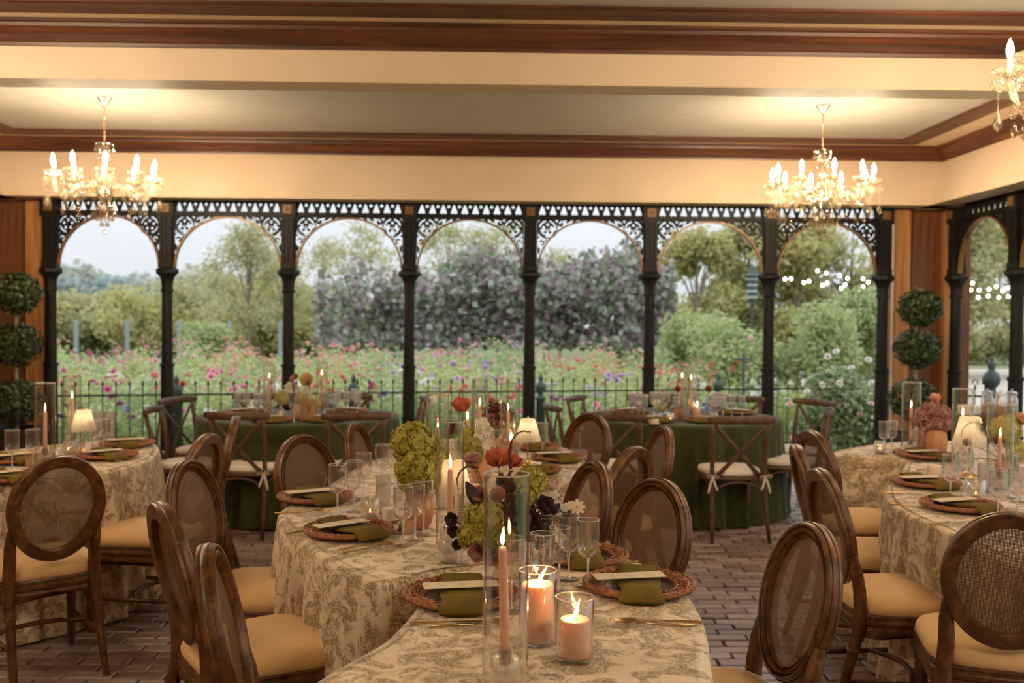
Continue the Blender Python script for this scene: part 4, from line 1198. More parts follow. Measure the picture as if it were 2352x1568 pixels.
# distant hill wood, left
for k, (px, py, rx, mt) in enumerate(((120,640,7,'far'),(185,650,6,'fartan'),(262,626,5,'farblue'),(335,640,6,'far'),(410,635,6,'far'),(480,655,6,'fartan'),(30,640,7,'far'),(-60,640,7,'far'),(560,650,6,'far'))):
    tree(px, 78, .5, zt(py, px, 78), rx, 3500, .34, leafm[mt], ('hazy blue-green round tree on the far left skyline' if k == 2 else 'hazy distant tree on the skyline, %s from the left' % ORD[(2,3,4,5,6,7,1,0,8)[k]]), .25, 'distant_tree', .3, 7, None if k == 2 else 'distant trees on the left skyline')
for k, (px, py, rx) in enumerate(((60,700,3.0),(150,690,3.2),(245,690,3.0),(330,668,3.0),(430,655,3.2),(520,660,3.0),(610,650,3.0),(700,665,2.8),(790,670,2.8),(-40,690,3.2))):
    tree(px, 40+2*(k % 3), GZ, zt(py, px, 41), rx, 6500, .115, leafm['olive' if k % 3 else 'yellow'], 'olive and yellow thicket tree behind the flower bed, %s from the left' % ORD[(k+1) % 10], .12, 'thicket_tree', .25, 16, 'thicket behind the left half of the flower bed')
tree(570, 33, .8, zt(505, 570, 33), 2.3, 5200, .062, leafm['sparse'], 'tall thin yellow tree against the sky in the second arch', .10, clumps=26)
tree(650, 35, .8, zt(540, 650, 35), 1.7, 2800, .062, leafm['sparse'], 'slender yellow tree beside the third iron column', .08, clumps=20)
tree(830, 36, 1.2, zt(498, 830, 36), 2.2, 2600, .062, leafm['sparse'], 'bare-looking thin yellow tree in the third arch', .08, clumps=26)
tree(740, 38, 1.6, zt(540, 740, 38), 1.8, 1500, .062, leafm['sparse'], 'almost leafless tree left of the thin tree in the third arch', .07, clumps=20)
tree(1030, 36, 1.6, zt(505, 1030, 36), 2.1, 3000, .062, leafm['sparse'], 'thin pale tree above the purple vine in the fourth arch', .09, clumps=24)
tree(1140, 36, 1.6, zt(498, 1140, 36), 2.1, 3200, .062, leafm['sparse'], 'thin yellow tree right of the pale one in the fourth arch', .09, clumps=24)
tree(1285, 40, 1.6, zt(560, 1285, 40), 1.8, 1900, .062, leafm['sparse'], 'small thin tree peeping over the vine in the fifth arch', .08, clumps=18)
tree(1430, 42, 1.6, zt(575, 1430, 42), 1.7, 1900, .062, leafm['sparse'], 'low thin tree over the right part of the vine in the fifth arch', .08, clumps=18)
tree(1600, 30, .2, zt(520, 1600, 30), 1.9, 9200, .085, leafm['yellow'], 'full yellow-green tree in the sixth arch, left one', .14, clumps=16, shell=.2)
tree(1710, 31, .2, zt(505, 1710, 31), 1.9, 9200, .085, leafm['olive'], 'full olive tree in the sixth arch, right one', .14, clumps=16, shell=.2)
tree(1830, 29, .2, zt(490, 1830, 29), 1.9, 9200, .085, leafm['yellow'], 'full yellow-green tree in the seventh arch, left one', .14, clumps=16, shell=.2)
tree(1955, 30, .2, zt(480, 1955, 30), 2.0, 9600, .085, leafm['olive'], 'full olive tree in the seventh arch, right one', .14, clumps=16, shell=.2)
tree(2080, 32, .2, zt(470, 2080, 32), 2.2, 9600, .085, leafm['yellow'], 'full tree hidden mostly by the corner timber panel', .14, clumps=16, shell=.2)
tree(2215, 30, 1.2, zt(460, 2215, 30), 2.0, 5700, .085, leafm['olive'], 'leafy tree with sky showing through in the side arch', .14, clumps=15, shell=.2)
tree(2330, 31, 1.2, zt(450, 2330, 31), 2.2, 5700, .085, leafm['yellow'], 'leafy tree at the right picture edge in the side arch', .14, clumps=15, shell=.2)
tree(2480, 31, .6, zt(450, 2480, 31), 2.2, 5700, .085, leafm['olive'], 'leafy tree beyond the right picture edge', .14, clumps=15, shell=.2)
for k, px in enumerate((2190, 2270, 2350, 2440)):
    bush(px, 40, .9, (1.6,1.0,1.5), 4000, .09, leafm['olive'], 'dark hedge bush across the lawn in the side arch, %s from the left' % ORD[k], 'hedge_bush', None, .3, 'hedge bushes across the lawn')
for k, px in enumerate((1480, 1560, 1650, 1740, 1830, 1920, 2010)):
    bush(px, 36, 1.3, (1.5,1.0,1.7), 4000, .09, leafm['olive'], 'bushy undergrowth shrub below the sixth and seventh arch trees, %s from the left' % ORD[k], 'undergrowth_bush', None, .3, 'undergrowth below the right trees')
# lawn and gravel seen through the side arch
lawn = plain('mown_lawn', (.16,.20,.085), .95, col2=(.20,.23,.11), nscale=3)
struct('ground_lawn', MB().add([(p.x, p.y, GZ+.012) for p in (WD(1780,30,0), WD(2700,30,0), WD(2700,90,0), WD(1780,90,0))], [(0,1,2,3)]), lawn)['kind'] = 'structure'
struct('ground_gravel', MB().add([(p.x, p.y, GZ+.016) for p in (WD(2110,9.9,0), WD(3600,9.9,0), WD(2800,36,0), WD(2080,36,0))], [(0,1,2,3)]), plain('pale_gravel', (.52,.46,.38), .95, col2=(.44,.39,.32), nscale=6))['kind'] = 'structure'
# grey posts of the far paddock fence
pm = MB().cbox((0,0,.78), (.085,.085,1.56), .01).mesh('grey_post', plain('weathered_grey_post', (.30,.33,.37), .8), False)
for k, px in enumerate((175, 292, 411, 527, 643)):
    o = link('grey_post', pm, None, WD(px, 25+.3*k, GZ)); tag(o, 'weathered grey post standing behind the flower bed, %s from the left' % ORD[k], 'post', 'grey posts behind the flower bed')
# bird tower on a pole
bt = thing('bird_tower', 'slim blue-grey lantern tower on a pole outside the sixth arch', 'birdhouse', WD(1724, 17.5, GZ))
zz = lambda py: zt(py, 1724, 17.5)-GZ
m = MB(); m.lathe([(.02,zz(720)),(.05,zz(690)),(.075,zz(680)),(.075,zz(640)),(.12,zz(636)),(.12,zz(632)),(.08,zz(628)),(.05,zz(615)),(.012,zz(607))], 8, cap=True); m.obj('lantern', M['irongrey'], bt, False)
for k in range(4): MB().lathe([(.085,0),(.095,.02),(.085,.04)], 8, (0,0,zz(686-14*k)), cap=True).obj('band', plain('pale_blue_paint', (.38,.47,.50), .6), bt, False)
MB().tube([(0,0,0),(0,0,zz(715))], .022, 6).obj('pole', M['irongrey'], bt)
# small garden lamp post at the right of the bed
lp = thing('garden_signpost', 'small dark garden marker with cross arm beyond the right green table', 'marker', WD(1705, 13.6, GZ))
zz = lambda py: zt(py, 1705, 13.6)-GZ
MB().tube([(0,0,0),(0,0,zz(812))], .022, 6).obj('post', M['irongrey'], lp); MB().box((0,0,zz(825)), (.26,.03,.03)).obj('cross_arm', M['irongrey'], lp, False)
# festoon bulbs
sbm = MB().ball((0,0,0), .030, 8, 6).mesh('bulb', M['string'], True)
def festoon(pts, d, label, ends):
    t = thing('string_lights', label, 'string lights', WD(pts[0][0], d, zt(pts[0][1], pts[0][0], d)))
    P = [WD(x, d, zt(y, x, d))-t.location for x, y in pts]
    E = [WD(x, d, zt(min(q[1] for q in pts)-12, x, d))-t.location for x in ends]
    MB().tube([p+Vector((0,0,.05)) for p in sorted(P+E, key=lambda p: p.x)], .006, 4).obj('cable', M['black'], t)
    for e in E: MB().tube([(e.x, e.y, GZ-t.location.z), (e.x, e.y, e.z+.10)], .025, 6).obj('pole', M['black'], t)
    for p in P: link('bulb', sbm, t, p)
festoon([(1878,622),(1898,627),(1929,632),(1947,639),(1982,640),(1994,648)], 19, 'festoon lights under the seventh arch, upper strand', (1768, 2032))
festoon([(1803,641),(1817,640),(1846,649),(1858,646),(1889,655),(1900,650),(1932,662),(1941,654),(1977,666),(1982,658)], 19, 'festoon lights under the seventh arch, lower strand', (1764, 2026))
festoon([(2234,650),(2230,666),(2249,666),(2272,664),(2288,658),(2314,661)], 19, 'festoon lights in the side arch, upper strand', (2198, 2336))
festoon([(2247,683),(2270,680),(2294,683),(2303,668),(2316,681)], 19, 'festoon lights in the side arch, lower strand', (2192, 2332))
# ------------------------------------------------------------------ table settings
TT = TZ+.0045
def zt2(py, px, d): return CAMH-(py-731-.0087*(px-1176))*d/FPX
def dep(p): return p.x*SY+p.y*CY
def glass_meshes():
    d = {}
    m = MB(); m.lathe([(.0045,.088),(.012,.090),(.024,.097),(.031,.108),(.0338,.122),(.0342,.150),(.0342,.204)], 48, rib=24, ribamp=.0009)
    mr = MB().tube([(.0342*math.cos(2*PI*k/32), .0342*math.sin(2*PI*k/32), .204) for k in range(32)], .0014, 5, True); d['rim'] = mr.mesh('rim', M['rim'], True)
    d['bowl'] = m.mesh('bowl', [M['ribglass']], True)
    m = MB(); m.lathe([(.0045,.088),(.012,.090),(.024,.097),(.031,.108),(.0338,.122),(.0342,.150),(.0342,.204)], 24)
    mr = MB().tube([(.0342*math.cos(2*PI*k/24), .0342*math.sin(2*PI*k/24), 0.2025) for k in range(24)], .0048, 5, True, 1.0); d['farrim'] = mr.mesh('rim', M['rimfar'], True); m.lathe([(.012,.091),(.028,.104),(.0335,.124),(.0,.124)], 20)  # far rim thickened so its painted highlight survives the blur
    d['farbowl'] = m.mesh('bowl', M['frost'], True)  # frosted white stands in for the bright highlights low in the bowl
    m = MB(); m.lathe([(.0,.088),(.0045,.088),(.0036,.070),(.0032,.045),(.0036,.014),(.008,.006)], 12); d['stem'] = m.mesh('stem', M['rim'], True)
    m = MB(); m.lathe([(.002,.008),(.012,.005),(.030,.0028),(.035,.0014),(.035,.0),(0,0)], 28); d['foot'] = m.mesh('foot', M['glass'], True)
    m = MB(); m.lathe([(0,.004),(.026,.004),(.030,.008),(.0325,.02),(.034,.12)], 48, rib=24, ribamp=.0006); m.lathe([(0,0),(.029,.0),(.033,.018),(.035,.12)], 32)
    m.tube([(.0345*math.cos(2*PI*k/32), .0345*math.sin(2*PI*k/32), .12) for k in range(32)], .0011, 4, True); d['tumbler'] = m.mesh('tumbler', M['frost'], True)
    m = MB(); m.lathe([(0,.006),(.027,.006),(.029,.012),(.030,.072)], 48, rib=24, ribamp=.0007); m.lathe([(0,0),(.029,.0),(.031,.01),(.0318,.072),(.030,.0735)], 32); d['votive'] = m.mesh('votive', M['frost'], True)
    m = MB(); m.lathe([(.0485,.004),(.0485,.43)], 40); m.lathe([(.050,.0),(.050,.43)], 40)
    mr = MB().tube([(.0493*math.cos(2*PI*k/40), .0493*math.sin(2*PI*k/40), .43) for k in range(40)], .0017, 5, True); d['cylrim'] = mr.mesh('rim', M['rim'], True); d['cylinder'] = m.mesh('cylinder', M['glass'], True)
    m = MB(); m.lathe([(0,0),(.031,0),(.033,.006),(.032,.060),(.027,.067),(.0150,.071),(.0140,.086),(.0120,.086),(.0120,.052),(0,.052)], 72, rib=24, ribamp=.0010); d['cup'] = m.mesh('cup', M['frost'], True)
    m = MB(); m.lathe([(0,0),(.0110,0),(.0102,.12),(.0092,.262),(.0075,.272),(.003,.275),(0,.273)], 20, cap=False); d['taper'] = m.mesh('wax', M['wax'], True)
    m = MB(); m.tube([(0,0,.270),(.0006,0,.279),(.002,0,.285)], .0010, 5); d['twick'] = m.mesh('wick', M['wick'], True)
    fl = [(.0005,0),(.0038,.007),(.0052,.015),(.0042,.026),(.0020,.038),(.0003,.048)]
    m = MB(); m.lathe(fl, 10, cap=True)
    m.v = [(x+.004*(z/.048)**2, y, z) for (x, y, z) in m.v]; d['flame'] = m.mesh('flame', M['flame'], True)
    m = MB(); m.v = []; m.lathe([(r*.5, z*.28) for r, z in fl], 8, cap=True); d['smallflame'] = m.mesh('flame', M['tealight'], True)
    m = MB(); m.lathe([(0,0),(.019,0),(.019,.013),(.017,.015),(0,.014)], 18); d['tealight'] = m.mesh('wax', M['ivory'], True, 40)
    return d
G = glass_meshes()
def goblet(px, py, label, h=.205, w=1.0, group='ribbed stem glasses on the toile tables', parts=True, z=TT):
    s = h/.205; t = thing('wine_goblet', label, 'glass', W(px, py, z), random.uniform(0, 6), group)
    for k in ('bowl', 'stem', 'foot'):
        o = link(k, G[k], t, None, None, (s*w, s*w, s))
        if k == 'bowl': link('rim', G['rim'], o)
    return t
def small_glass(px, py, label, group, h=.17, w=1.0):
    t = thing('wine_goblet', label, 'glass', W(px, py, TT), random.uniform(0, 6), group)
    for k in ('bowl', 'stem', 'foot'):
        o = link(k, G['farbowl' if k == 'bowl' else k], t, None, None, (w*h/.205, w*h/.205, h/.205))
        if k == 'bowl': link('rim', G['farrim'], o)
def tumbler(px, py, label, h=.12, w=1.0):
    o = link('tumbler', G['tumbler'], None, W(px, py, TT), None, (w, w, h/.12)); return tag(o, label, 'glass', 'ribbed tumblers')
def pl_light(parent, z, watts, col=(1, .52, .20), r=.0022):
    l = bpy.data.lights.new('candle_light', 'POINT'); l.energy = watts; l.color = col; l.shadow_soft_size = r
    o = bpy.data.objects.new('candle_light', l); COL.objects.link(o); o.parent = parent; o.location = (0, 0, z); return o
def votive(px, py, where, lit=True, s=1.0):
    p = W(px, py, TT)
    o = link('votive_glass', G['votive'], None, p, None, (s, s, s)); tag(o, 'ribbed votive glass '+where, 'votive', 'ribbed votive glasses')
    if lit:
        t = thing('tealight', 'lit tealight in the votive '+where, 'candle', p+Vector((0, 0, .0075*s)), 0, 'tealights in the votive glasses')
        link('wax', G['tealight'], t, None, None, (s, s, s)); link('flame', G['smallflame'], t, (0, 0, .016*s)); pl_light(t, .021*s, CANDLE_W*.13, r=.0012)
def taper_set(px, py, wpx, rim, top, where, lean=(0, 0), fl_scale=.72):
    """tall glass cylinder, the cup in it and the burning taper in the cup"""
    p = W(px, py, TT); d = dep(p)
    r = wpx*d/FPX/2; h = zt2(rim, px, d)-TT
    o = link('glass_cylinder', G['cylinder'], None, p, None, (r/.05, r/.05, h/.43)); tag(o, 'tall glass cylinder '+where, 'candle holder', 'tall glass cylinders round the tapers'); link('rim', G['cylrim'], o)
    o = link('candle_cup', G['cup'], None, p+Vector((0, 0, .001))); tag(o, 'ribbed candle cup '+where, 'candle holder', 'ribbed cups under the tapers')
    b = p+Vector((0, 0, .052)); L = zt2(top, px, d)-b.z
    t = thing('taper_candle', 'burning peach taper '+where, 'candle', b, 0, 'peach taper candles')
    t.rotation_euler = (lean[0], lean[1], random.uniform(0, 6) if lean == (0, 0) else 0)
    s = L/.275
    link('wax', G['taper'], t, None, None, (1, 1, s)); link('wick', G['twick'], t, (0, 0, L-.275)); link('flame', G['flame'], t, (0, 0, L+.003), None, (fl_scale,)*3)
    pl_light(t, L+.003+.014*fl_scale, CANDLE_W)
taper_set(1160, 1580, 106, 1088, 1256, 'in the foreground before the pillar candles', (.012, -.030), .8)
taper_set(1033, 1262, 65, 967, 1077, 'before the pleated lamp at the centre')
taper_set(1004, 1165, 52, 904, 985, 'behind the big green hydrangea')
taper_set(1073, 1082, 42, 893, 964, 'left of the dark red bouquet')
taper_set(1101, 1062, 38, 871, 931, 'behind the dark red bouquet, left of two')
taper_set(1166, 1066, 39, 878, 943, 'behind the dark red bouquet, right of two')
taper_set(104, 1068, 45, 880, 945, 'on the left toile table, nearer of two')
taper_set(166, 1038, 40, 863, 915, 'on the left toile table, farther of two')
taper_set(2091, 1042, 42, 878, 936, 'left of the mauve bouquet on the right table')
taper_set(2209, 1078, 46, 893, 955, 'right of the mauve bouquet on the right table')
taper_set(2295, 1122, 57, 927, 1004, 'near the right picture edge before the yellow hydrangea')
taper_set(618, 962, 27, 836, 868, 'left of the bouquet on the left green table')
taper_set(739, 958, 26, 831, 861, 'right of the bouquet on the left green table')
taper_set(1566, 960, 27, 838, 867, 'in the middle of the right green table, left of two')
taper_set(1586, 966, 30, 850, 871, 'in the middle of the right green table, right of two')

def pillar(px, py, wpx, rim, cpx, ctop, where, flame_lean):
    p = W(px, py, TT); d = dep(p); r = wpx*d/FPX/2; h = zt2(rim, px, d)-TT
    m = MB(); m.lathe([(0,.008),(r-.003,.008),(r-.002,.012),(r-.002,h)], 48); m.lathe([(0,0),(r-.003,0),(r,.004),(r,h-.001),(r-.001,h)], 48)
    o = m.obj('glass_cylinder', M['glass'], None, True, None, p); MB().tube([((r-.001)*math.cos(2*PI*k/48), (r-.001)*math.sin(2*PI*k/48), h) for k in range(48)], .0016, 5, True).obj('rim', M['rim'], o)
    tag(o, 'clear glass cylinder around the '+where, 'candle holder', 'short glass cylinders round the pillar candles')
    cr = cpx*d/FPX/2; ch = zt2(ctop, px, d)-TT-.010
    t = thing('pillar_candle', 'peach pillar candle burning, the '+where, 'candle', p+Vector((0, 0, .0095)), 0, 'peach pillar candles')
    MB().lathe([(0,0),(cr-.002,0),(cr,.003),(cr,ch-.004),(cr-.003,ch),(cr*.7,ch-.002),(.006,ch-.006),(0,ch-.006)], 40).obj('wax', M['wax'], t)
    MB().tube([(0,0,ch-.008),(.0008,0,ch+.003),(.0025,0,ch+.008)], .0011, 5).obj('wick', M['wick'], t)
    o = link('flame', G['flame'], t, (.001, 0, ch+.002), (0, flame_lean, 0), (.85, .85, .95)); pl_light(t, ch+.015, CANDLE_W*1.2)
pillar(1234, 1474, 87, 1311, 76, 1342, 'taller pillar of the two in the foreground', .42)
pillar(1319, 1514, 89, 1374, 71, 1424, 'shorter pillar of the two in the foreground', .16)
pillar(1172, 1062, 36, 990, 28, 1012, 'pillar by the small lit lamp at the far end', .0)
pillar(1600, 968, 20, 925, 15, 935, 'small pillar on the right green table', .0)

GB = [(775,1183,.205,'ribbed goblet by the left rattan charger, leftmost of the trio'), (812,1173,.205,'ribbed goblet by the left rattan charger, middle of the trio'), (836,1141,.195,'ribbed goblet by the left rattan charger, rear one of the trio'),
 (877,1112,.19,'ribbed goblet left of the big green hydrangea, left of two'), (897,1108,.185,'ribbed goblet left of the big green hydrangea, right of two'),
 (926,1250,.205,'ribbed goblet before the terracotta vase, leftmost of three'), (953,1240,.200,'ribbed goblet before the terracotta vase, middle of three'), (973,1226,.20,'ribbed goblet before the terracotta vase, rightmost of three'),
 (1060,1290,.17,'goblet half hidden behind the dark purple blooms at the centre'),
 (1174,1402,.20,'ribbed goblet just behind the foreground taper'), (1245,1388,.20,'wide ribbed goblet behind the taller pillar candle'), (1284,1354,.185,'slim ribbed goblet in front of the cluster right of the flowers'),
 (1248,1322,.195,'ribbed goblet at the left rear of the cluster right of the flowers'), (1306,1330,.195,'ribbed goblet at the middle rear of the cluster right of the flowers'), (1350,1346,.20,'ribbed goblet at the right of the cluster, over the white blossom'),
 (1190,1062,.195,'goblet behind the small lit lamp, left side'), (1246,1048,.195,'goblet behind the small lit lamp, right side'), (1145,1066,.19,'goblet between the far pillar candle and the white hydrangea'),
 (28,1080,.205,'ribbed goblet at the left picture edge on the left table'), (76,1077,.205,'ribbed goblet beside the near taper cylinder on the left table'), (213,1042,.19,'ribbed goblet right of the lit lamp on the left table, nearer of two'), (238,1036,.19,'ribbed goblet right of the lit lamp on the left table, farther of two'),
 (2030,1040,.19,'clear goblet at the left end of the right table, left of the pair'), (2047,1038,.19,'clear goblet at the left end of the right table, right of the pair'),
 (2182,1152,.21,'ribbed goblet beside the near right place setting, left of two'), (2216,1142,.21,'ribbed goblet beside the near right place setting, right of two'),
 (2292,1192,.20,'ribbed goblet over the dark chair back at the right edge, left of two'), (2336,1186,.20,'ribbed goblet over the dark chair back at the right edge, right of two'), (2318,1140,.20,'ribbed goblet below the right hydrangea, left of two'), (2346,1150,.20,'ribbed goblet below the right hydrangea, cut by the picture edge')]
for px, py, h, lb in GB: goblet(px, py, lb, h)
def row_glasses(lst, where, group):
    lst = sorted(lst)
    for k, (px, rim) in enumerate(lst):
        d = (CAMH-TT)*FPX/1.0
        q = W(px, rim+52, TT); c = Vector((*(GL if where == 'left' else GR), 0)); e = Vector((q.x, q.y, 0))-c
        if e.length > .70: e = e.normalized()*.70; q = c+e; px, rim = pix((q.x, q.y, TT))[0], pix((q.x, q.y, TT))[1]-52
        small_glass(px, rim+52, 'clear goblet on the %s green table, %s from the left' % (where, ORD[k]), group, .182, .98)
row_glasses([(545,898),(566,900),(590,905),(608,906),(614,893),(741,901),(750,906),(767,906),(776,894),(796,899),(821,900),(814,891),(648,893)], 'left', 'goblets on the left green table')
goblet(675, 970, 'large clear goblet before the bouquet of the left green table', .225, 1.0, 'goblets on the left green table')
row_glasses([(1451,902),(1466,907),(1480,907),(1501,899),(1516,899),(1531,896),(1553,912),(1561,903),(1599,897),(1629,904),(1646,898),(1661,901),(1640,912),(1659,912),(1681,908),(1704,908)], 'right', 'goblets on the right green table')
tumbler(880, 1176, 'tall ribbed tumbler beside the butter dish at the left', .15, .92)
tumbler(225, 1008, 'large pale tumbler behind the lit lamp on the left table, left one', .17, 1.05); tumbler(252, 1006, 'large pale tumbler behind the lit lamp on the left table, right one', .17, 1.05)
tumbler(1072, 1222, 'ribbed tumbler standing behind the pleated lamp', .14, 1.0)
tumbler(2262, 1128, 'ribbed tumbler behind the votive of the near right table', .13, 1.0)
votive(850, 1190, 'in front of the tall tumbler at the left', True, 1.12)
votive(1030, 1268+20, 'on the cloth left of the dark purple blooms', False, 1.0)
votive(128, 1052, 'beside the near taper cylinder on the left table'); votive(157, 1042, 'below the lit lamp on the left table')
votive(2021, 1040, 'at the left end of the right table'); votive(2241, 1150, 'on the near right table beside the goblets', True, 1.3)
votive(646, 962, 'below the bouquet of the left green table', True, .9); votive(1540, 968, 'on the right green table, left of the tapers', True, .9); votive(1640, 966, 'on the right green table, right of the tapers', False, .9)

# --- chargers, napkins, menus
def charger_meshes():
    d = {}
    m = MB(); m.lathe([(.104,.010),(.110,.0145),(.118,.0165),(.128,.0185),(.140,.020),(.150,.0215),(.158,.024),(.164,.023),(.166,.018),(.163,.012),(.150,.007),(.110,.003)], 120, rib=60, ribamp=.0011)
    for r, z in ((.112,.0165),(.146,.0225),(.160,.0245)):
        pts = [(r*math.cos(a)+.0015*math.cos(a)*math.sin(30*a), r*math.sin(a)+.0015*math.sin(a)*math.sin(30*a), z+.0016*math.cos(30*a)) for a in [2*PI*k/150 for k in range(150)]]
        m.tube(pts, .0034, 5, True)
    for k in range(44):
        a = 2*PI*k/44; b = a+.07
        m.tube([(.116*math.cos(a),.116*math.sin(a),.0175),(.129*math.cos(b),.129*math.sin(b),.0225),(.142*math.cos(a),.142*math.sin(a),.0225)], .0028, 4)
    d['rim'] = m.mesh('woven_rim', M['rattan'], True)
    m = MB(); m.lathe([(0,.0065),(.060,.0065),(.098,.0075),(.107,.012),(.110,.006),(.06,.0),(0,0)], 48); d['base'] = m.mesh('plate_base', plain('dark_charger_centre', (.06,.025,.012), .5), True)
    # napkin: a folded band lying across the plate and hanging over its front rim
    prof = [(-.176,.007),(-.172,.016),(-.160,.024),(-.135,.031),(-.10,.028),(-.05,.022),(0,.020),(.05,.023),(.09,.028),(.112,.033),(.124,.035)]
    rings = []
    for i, (y, z) in enumerate(prof):
        w = .060+.005*math.sin(i*1.3); th = .010+.003*math.sin(i*2.1+1)
        if i in (0, len(prof)-1): th *= .6
        rings.append([(-w,y,z-th*.3),(-w*.98,y,z+th*.6),(-w*.5,y,z+th),(0,y,z+th*.85),(w*.5,y,z+th),(w*.98,y,z+th*.6),(w,y,z-th*.3),(w*.5,y,z-th),(0,y,z-th),(-w*.5,y,z-th)])
    m = MB().loft(rings)
    d['nap'] = m.mesh('napkin', M['napkin'], True)
    d['menu'] = MB().box((0,0,0), (.213,.058,.0016)).mesh('menu_card', M['card'], False)
    return d
CMH = charger_meshes()
def place(px, py, menu, where, scale=1.0, card=True, tilt=0.0, nrz=None):
    p = W(px, py, TT); s = scale
    if menu:
        a, b = W(menu[0], menu[1], TT+.03), W(menu[2], menu[3], TT+.03); rz = math.atan2(b.y-a.y, b.x-a.x)
    else: rz = 0
    t = thing('charger_plate', 'woven rattan charger '+where, 'plate', p, random.uniform(0, 3), 'rattan charger plates')
    link('woven_rim', CMH['rim'], t, None, None, (s, s, 1)); link('plate_base', CMH['base'], t, None, None, (s, s, 1))
    o = link('napkin', CMH['nap'], None, p+Vector((0, 0, .001)), (0, 0, rz+tilt if nrz is None else nrz), (s, s, 1)); tag(o, 'folded olive napkin '+where, 'napkin', 'olive napkins on the chargers')
    if card:
        q = Vector(p); off = Vector((a.x+b.x, a.y+b.y, 0))/2-Vector((p.x, p.y, 0)); e = Vector((math.cos(rz), math.sin(rz), 0)); q += e*max(-.03, min(.03, off.dot(e))); q.z = p.z+.0415
        o = link('menu_card', CMH['menu'], None, q, (.03, 0, rz), (s, s, 1)); tag(o, 'narrow cream menu card '+where, 'menu card', 'cream menu cards')
place(1060, 1375, (982,1371,1150,1364), 'left of the foreground taper', nrz=.05)
place(1467, 1352, (1379,1362,1554,1354), 'right of the shorter pillar candle', nrz=-.10)
place(1340, 1284, None, 'by the white blossom right of the goblets', .9, False)
place(725, 1147, (680,1149,794,1139), 'at the left edge of the serpentine table, farther one')
place(800, 1224, (745,1229,876,1209), 'at the left edge of the serpentine table, nearer one', 1.0, True, .0)
place(1283, 1055, (1240,1050,1326,1047), 'at the far right end of the serpentine table', .95)
place(1245, 1084, None, 'beside the small lit lamp, with a dark napkin', .62, False)
place(1235, 1031, None, 'behind the small lit lamp', .8, False)
place(293, 1023, (250,1020,331,1017), 'at the far corner of the left table', .98)
place(248, 1050, (214,1052,281,1047), 'before the lit lamp on the left table', .98)
place(12, 1102, (-32,1102,42,1093), 'cut by the left picture edge, nearer one')
place(30, 1060, (0,1061,46,1056), 'near the left picture edge, farther one', .95)
place(2130, 1050, (2084,1046,2170,1043), 'below the mauve bouquet', .98)
place(2125, 1113, (2080,1112,2180,1109), 'on the near right table, farther one')
place(2206, 1167, (2145,1170,2266,1161), 'on the near right table, nearer one')
for k, (px, py, mn) in enumerate(((625,967,(595,968,655,966)), (746,966,(716,966,776,967)), (566,949,(545,951,588,948)), (800,947,(778,946,823,949)), (1500,967,(1470,968,1530,966)), (1622,968,(1592,966,1652,969)), (1445,948,(1425,950,1468,947)), (1690,950,(1668,948,1712,952)))):
    place(px, py, mn, ('on the left' if k < 4 else 'on the right')+' green table, '+('front left','front right','rear left','rear right')[k % 4])

# --- cutlery
def cutlery_meshes():
    d = {}; L = .205
    hd = lambda m, x0: m.tube([(x0-.10,0,.003),(x0-.05,0,.0035),(x0,0,.0035)], [.0042,.0036,.0024], 6, flat=.6, up=(0,0,1))
    m = MB(); hd(m, 0); m.loft([[(0,-.002,.002),(0,.002,.002),(0,.002,.005),(0,-.002,.005)],[(.02,-.008,.0025),(.02,.004,.0025),(.02,.004,.0040),(.02,-.008,.0040)],[(.085,-.008,.0025),(.085,.004,.0025),(.085,.004,.0036),(.085,-.008,.0036)],[(.105,-.001,.0025),(.105,.003,.0025),(.105,.003,.0032),(.105,-.001,.0032)]]); d['knife'] = m.mesh('knife', M['gold'], True, 30)
    m = MB(); hd(m, 0); m.tube([(0,0,.0035),(.03,0,.006),(.05,0,.007)], .0022, 6)
    m.loft([[(.075+.030*rr*math.cos(2*PI*k/14), .019*rr*math.sin(2*PI*k/14), .004+.009*rr*rr) for k in range(14)] for rr in (.05,.5,.8,1.0)], True, False); d['spoon'] = m.mesh('spoon', M['gold'], True)
    m = MB(); hd(m, 0); m.tube([(0,0,.0035),(.04,0,.007),(.055,0,.007)], .0022, 6); m.box((.062,0,.0065), (.018,.020,.0018))
    for k in range(4): m.tube([(.070,-.0085+.0057*k,.0065),(.090,-.0085+.0057*k,.0085),(.104,-.0085+.0057*k,.010)], .0013, 4)
    d['fork'] = m.mesh('fork', M['gold'], True, 30)
    return d
CT = cutlery_meshes()
def cutlery(kind, x0, y0, x1, y1, where):
    a, b = W(x0, y0, TT), W(x1, y1, TT)
    o = link(kind, CT[kind], None, (a+b)/2+Vector((0, 0, .0005)), (0, 0, math.atan2(b.y-a.y, b.x-a.x))); tag(o, 'slim gold %s %s' % (kind, where), kind, 'gold cutlery')
cutlery('knife', 958, 1434, 1100, 1428, 'before the left foreground charger'); cutlery('spoon', 1000, 1441, 1150, 1436, 'before the left foreground charger, below the knife')
cutlery('knife', 1588, 1431, 1460, 1426, 'before the right foreground charger'); cutlery('spoon', 1586, 1439, 1425, 1434, 'before the right foreground charger, below the knife')
cutlery('spoon', 642, 1180, 735, 1177, 'before the farther left charger of the serpentine table')
cutlery('knife', 790, 1262, 880, 1246, 'before the nearer left charger of the serpentine table'); cutlery('spoon', 793, 1270, 900, 1253, 'before the nearer left charger, below the knife'); cutlery('fork', 678, 1224, 740, 1212, 'left of the nearer left charger')
cutlery('fork', 820, 1160, 834, 1148, 'upright-looking beside the left goblet trio')
cutlery('knife', 1430, 1294, 1370, 1298, 'beside the white blossom napkin'); cutlery('spoon', 1432, 1301, 1385, 1305, 'beside the white blossom napkin, nearer one')
cutlery('knife', 1268, 1096, 1306, 1092, 'right of the dark napkin plate at the far end'); cutlery('fork', 1330, 1078, 1270, 1074, 'before the far right charger')
